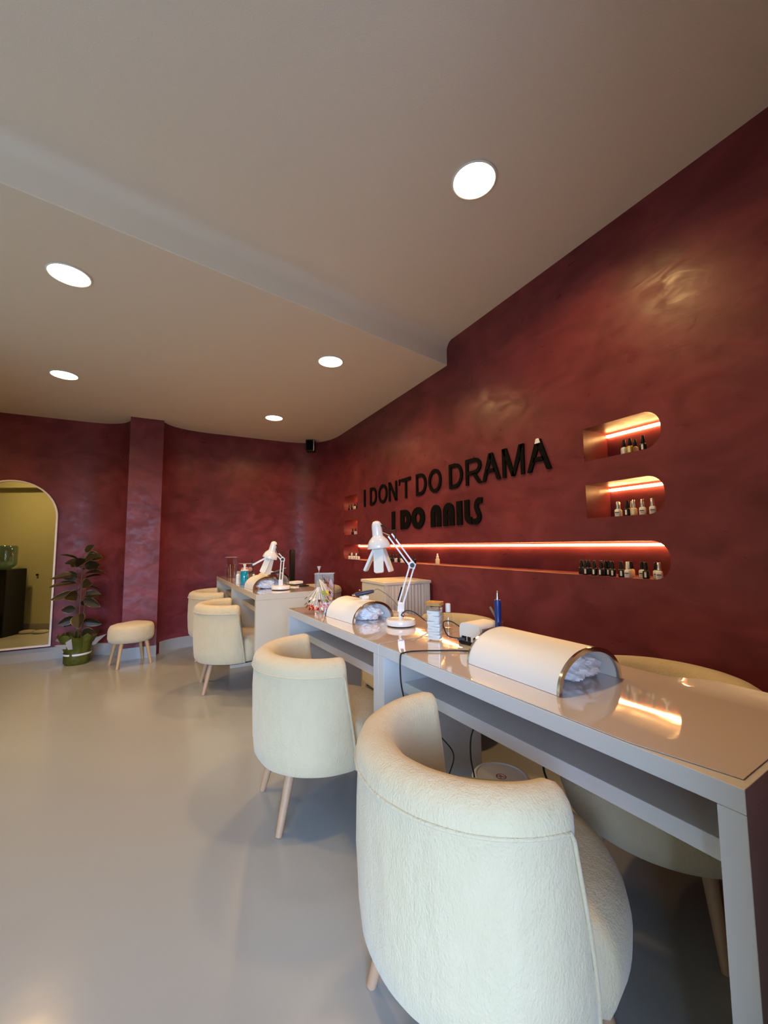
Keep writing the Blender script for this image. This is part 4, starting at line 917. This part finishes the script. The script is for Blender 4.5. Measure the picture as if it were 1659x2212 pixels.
# ------------------------------------------------------------------ bucket and cables under the near desk
t = thing('plastic_bucket', 'white lidded plastic bucket with a round red mark under the nearest desk', 'bucket', (1.078, 1.146, 0), 0.0)
bm = B(); lathe(bm, [(0.075, 0.0), (0.080, 0.004), (0.092, 0.325), (0.092, 0.335)], 48); obj('bucket_body', bm, M['white_satin'], t, 50)
bm = B(); lathe(bm, [(0.093, 0.326), (0.102, 0.328), (0.103, 0.342), (0.096, 0.352), (0.088, 0.3535), (0.085, 0.349), (0.02, 0.349)], 48); lid = obj('lid', bm, M['white_satin'], t, 50)
bm = B(); q = ribbon(ell(0, 0, 0.0165, 0.0165, 0, 360, 28)[:-1], 0.003, True) + ribbon([(-0.011, 0.011), (0.011, -0.011)], 0.003) + ribbon([(-0.009, -0.009), (0.002, 0.009), (0.006, -0.008)], 0.0025)
for r in q:
    bm.faces.new([bm.verts.new((p[0], p[1], 0.3498)) for p in r])
obj('round_mark', bm, M['red_print'], lid, 0)
def wire(label, pts, r=0.0028):
    bm = B(); tube(bm, pts, r, 8, 8); return tag(obj('power_cable', bm, M['cable'], None), label, 'cable', 'black cables under the nearest desk')
wire('black cable hanging left of the bucket under the nearest desk', [(0.985, 1.40, 0.555), (0.985, 1.40, 0.50), (0.970, 1.40, 0.44), (1.02, 1.35, 0.36), (1.01, 1.36, 0.28), (0.975, 1.38, 0.20), (0.96, 1.38, 0.02)])
wire('black cable passing in front of the bucket lid', [(0.985, 1.16, 0.555), (0.965, 1.17, 0.50), (0.962, 1.17, 0.43), (0.968, 1.16, 0.36), (0.966, 1.16, 0.25), (0.965, 1.17, 0.02)])
wire('twisted black cable right of the bucket', [(1.26, 1.06, 0.555), (1.25, 1.07, 0.48), (1.22, 1.08, 0.38), (1.235, 1.07, 0.28), (1.22, 1.08, 0.02)], 0.0038)
t = thing('power_strip', 'small grey power strip fixed on the inner side panel of the nearest desk', 'power strip', (0.90, 1.478, 0.50), RZ)
bm = B(); box(bm, 0.0, 0.06, 0.0, 0.035, 0.0, 0.045, 0.006); obj('socket_body', bm, M['label'], t, 0)
bm = B(); box(bm, 0.015, 0.045, -0.012, -0.001, 0.008, 0.036, 0.003); obj('plug', bm, M['black'], t, 0)

# ------------------------------------------------------------------ arched mirror
t = thing('arched_mirror', 'tall arched mirror with thin white frame on the burgundy back wall', 'mirror', (-1.462, 5.56, 0.145))
W2, HS, HA = 0.385, 1.37, 1.755
def arch_pts(off):
    w_ = W2 - off; r = w_; return [(-w_, off), (w_, off)] + [(w_ * math.cos(PI * k / 28), (HS) + (HA - HS - off) * math.sin(PI * k / 28)) for k in range(29)]
bm = B(); a = arch_pts(0.0); b = arch_pts(0.016); n = len(a)
va = [[bm.verts.new((x, y, z)) for x, z in P] for P, y in ((a, -0.030), (b, -0.030), (a, 0.0), (b, 0.0))]
for i in range(n):
    j = (i + 1) % n
    bm.faces.new((va[0][i], va[0][j], va[1][j], va[1][i])); bm.faces.new((va[0][i], va[2][i], va[2][j], va[0][j])); bm.faces.new((va[1][i], va[1][j], va[3][j], va[3][i]))
obj('frame', bm, M['mirror_frame'], t, 40)
bm = B(); bm.faces.new([bm.verts.new((x, -0.012, z)) for x, z in arch_pts(0.015)]); obj('mirror_glass', bm, M['mirror'], t, 0)

# ------------------------------------------------------------------ plants
def leaf(bm, base, direction, ln, wd, droop, roll=0.0, uvl=None, mi=0):
    d = Vector(direction).normalized(); s_ = d.cross(Vector((0, -0.75, 0.66)))
    s_ = s_.normalized() if s_.length > 1e-3 else Vector((1, 0, 0))
    s_ = Matrix.Rotation(roll, 3, d) @ s_; u = s_.cross(d)
    n, m_ = 10, 6; g = []
    for i in range(n + 1):
        f = i / n; half = wd / 2 * (math.sin(PI * min(1, f ** 0.8)) ** 0.75) + 0.0008
        c = Vector(base) + d * ln * f + Vector((0, 0, -droop * ln * f * f))
        g.append([(bm.verts.new(c + s_ * half * (2 * j / m_ - 1) + u * half * 0.35 * abs(2 * j / m_ - 1)), max(abs(2 * j / m_ - 1), abs(2 * f - 1) ** 3)) for j in range(m_ + 1)])
    for i in range(n):
        for j in range(m_):
            q = (g[i][j], g[i][j + 1], g[i + 1][j + 1], g[i + 1][j]); f = bm.faces.new([v for v, _ in q]); f.material_index = mi
            for lp, (_, e) in zip(f.loops, q): lp[uvl].uv = (e, 0)
random.seed(11)
t = thing('potted_plant', 'rubber plant wrapped in green paper beside the arched mirror', 'plant', (-0.800, 5.245, 0))
bm = B(); uvl = bm.loops.layers.uv.new('UVMap')
spec = [(1.13, -20, 0.08, 0.10, 0.060, 1.2), (1.08, 10, 0.16, 0.115, 0.090, 0.1), (1.06, 200, 0.19, 0.135, 0.085, 0.5), (1.04, -30, 0.20, 0.13, 0.075, 0.6), (1.02, 150, 0.2, 0.12, 0.07, 0.2),
        (0.98, 250, 0.15, 0.11, 0.09, 0.2), (0.91, -10, 0.12, 0.15, 0.075, 0.15), (0.90, 185, 0.11, 0.17, 0.055, 0.0), (0.82, 195, 0.11, 0.18, 0.055, 0.0), (0.80, -50, 0.16, 0.12, 0.075, 0.2),
        (0.78, 12, 0.16, 0.12, 0.075, -0.2), (0.72, 205, 0.12, 0.17, 0.05, -0.1), (0.70, 235, 0.15, 0.12, 0.075, 0.0), (0.64, -15, 0.14, 0.13, 0.06, -0.3), (0.50, -80, 0.1, 0.115, 0.095, -1.1),
        (0.46, 190, 0.16, 0.11, 0.06, -0.2), (0.42, 0, 0.15, 0.13, 0.06, -0.1), (0.38, 140, 0.15, 0.12, 0.07, 0.0), (0.30, -30, 0.16, 0.13, 0.075, 0.1), (0.96, 30, 0.15, 0.12, 0.08, 0.5), (0.86, 170, 0.15, 0.12, 0.075, 0.6), (0.86, 30, 0.15, 0.13, 0.07, 0.3), (0.68, 0, 0.15, 0.12, 0.07, 0.2), (0.55, 170, 0.15, 0.10, 0.06, 0.1), (1.0, 260, 0.15, 0.11, 0.085, 0.9), (0.95, 60, 0.15, 0.13, 0.08, 0.1), (0.75, 100, 0.15, 0.13, 0.08, 0.1), (0.58, 60, 0.15, 0.12, 0.08, 0.1)]
for z, az, st, ln, wd, up in spec:
    a_ = math.radians(az); hd = Vector((math.cos(a_), math.sin(a_), 0)); d = (hd + Vector((0, 0, up))).normalized()
    leaf(bm, Vector((0, 0, z)) + hd * 0.030, d, ln * 1.3, wd * 1.45, 0.16, random.uniform(-1.0, 1.0), uvl)
obj('foliage', bm, M['leaf'], t, 80)
bm = B(); rod(bm, (0, 0, 0.18), (0.008, 0, 1.10), 0.006, 8); rod(bm, (-0.03, 0.01, 0.15), (-0.035, 0.01, 0.95), 0.0045, 8); rod(bm, (0.028, 0, 0.15), (0.05, 0, 0.80), 0.0045, 8)
for z, az, st, ln, wd, up in spec:
    a_ = math.radians(az); hd = Vector((math.cos(a_), math.sin(a_), 0)); rod(bm, (0.003, 0, z - 0.02), Vector((0, 0, z)) + hd * 0.034 + Vector((0, 0, 0.002)), 0.0025, 6)
obj('stem', bm, M['stem'], t)
def crumpled_cone(prof, seed, amp, n=56):
    bm = B(); rings = []
    for r, z in prof:
        ring = []
        for i in range(n):
            a_ = 2 * PI * i / n; k = 1 + amp * (z / 0.35) * noise.noise(Vector((math.cos(a_) * 2.4 + seed, math.sin(a_) * 2.4, z * 5)))
            zz = z + (0.07 * noise.noise(Vector((math.cos(a_) * 3.3 + seed, math.sin(a_) * 3.3, 3))) if z > 0.24 else 0)
            ring.append(bm.verts.new((r * k * math.cos(a_), r * k * math.sin(a_), zz)))
        rings.append(ring)
    for a_, b_ in zip(rings, rings[1:]):
        for i in range(n): bm.faces.new((a_[i], a_[(i + 1) % n], b_[(i + 1) % n], b_[i]))
    return bm, rings
bm, rg = crumpled_cone([(0.10, 0.0), (0.115, 0.02), (0.118, 0.09), (0.112, 0.125), (0.125, 0.18), (0.135, 0.24), (0.155, 0.30)], 2.0, 0.5); bm.faces.new(rg[0][::-1]); bmesh.ops.solidify(bm, geom=bm.faces[:], thickness=0.0015)
obj('paper_wrap', bm, M['green_wrap'], t, 50)
bm, rg = crumpled_cone([(0.128, 0.17), (0.145, 0.20), (0.185, 0.245)], 9.0, 0.9, 26); bmesh.ops.solidify(bm, geom=bm.faces[:], thickness=0.001)
dead = [f for f in bm.faces if math.sin(math.atan2(f.calc_center_median().y, f.calc_center_median().x) * 2.5 + 0.6) < 0.25]; bmesh.ops.delete(bm, geom=dead, context='FACES')
obj('white_paper', bm, M['label'], t, 50)
bm = B(); lathe(bm, [(0.1195, 0.095), (0.121, 0.097), (0.120, 0.112), (0.118, 0.113)], 48, cap=False); obj('ribbon', bm, M['label'], t, 50)
bm = B(); lathe(bm, [(0.02, 0.16), (0.11, 0.165), (0.02, 0.175)], 24); obj('soil', bm, M['stem'], t)

# what the mirror shows: water dispenser, leafy plant, cushions, in front of the beige partition
def mp(u, v): return pa + pt * u + pn * v            # u along the partition, v out from it
p = mp(0.50, 0.27)
t = thing('water_dispenser', 'black water dispenser cabinet reflected in the arched mirror', 'water dispenser', (p.x, p.y, 0), math.atan2(pt.y, pt.x))
bm = B(); box(bm, -0.17, 0.17, -0.16, 0.16, 0.0, 0.90, 0.01); obj('cabinet', bm, M['black'], t, 0)
bm = B(); lathe(bm, [(0.06, 0.902), (0.10, 0.93), (0.125, 0.96), (0.125, 1.20), (0.11, 1.22), (0.02, 1.222)], 32); obj('water_bottle', bm, M['water'], t, 50)
p = mp(0.60, 0.70); t = thing('potted_plant', 'bright green leafy plant reflected at the left edge of the mirror', 'plant', (p.x, p.y, 0))
bm = B(); uvl = bm.loops.layers.uv.new('UVMap')
for k in range(26):
    a_ = k * 2.4; z = 0.75 + 0.018 * k; hd = Vector((math.cos(a_), math.sin(a_), 0)); leaf(bm, Vector((0, 0, z)) + hd * 0.02, hd + Vector((0, 0, 0.5)), 0.20, 0.07, 0.7, 0.2, uvl)
obj('foliage', bm, M['leaf_young'], t, 80)
bm = B(); rod(bm, (0, 0, 0.2), (0, 0, 1.25), 0.008, 8); obj('stem', bm, M['stem'], t)
bm = B(); lathe(bm, [(0.09, 0.0), (0.13, 0.26), (0.12, 0.26), (0.115, 0.24), (0.01, 0.24)], 32); obj('pot', bm, M['black'], t, 40)
for k, (u, v) in enumerate(((0.27, 0.10), (0.08, 0.10))):
    p = mp(u, v + 0.02); bm = B(); lathe(bm, [(0.01, 0.0), (0.080, 0.0), (0.092, 0.015), (0.085, 0.032), (0.05, 0.040), (0.01, 0.041)], 32)
    o = tag(obj('floor_cushion', bm, M['baseboard'], None), ['grey round cushion reflected nearer the dispenser', 'grey round cushion reflected nearer the mirror edge'][k], 'cushion', 'grey round cushions on the floor'); o.location = (p.x, p.y, 0)
p = mp(0.27, 0.0); bm = B(); q = [Vector((p.x, p.y, 0.80)), Vector((p.x + pn.x * 0.02, p.y + pn.y * 0.02, 0.80))]; rod(bm, q[0], q[1], 0.014, 12)
tag(obj('coat_hook', bm, M['black'], None), 'small black hook on the reflected beige wall', 'hook')
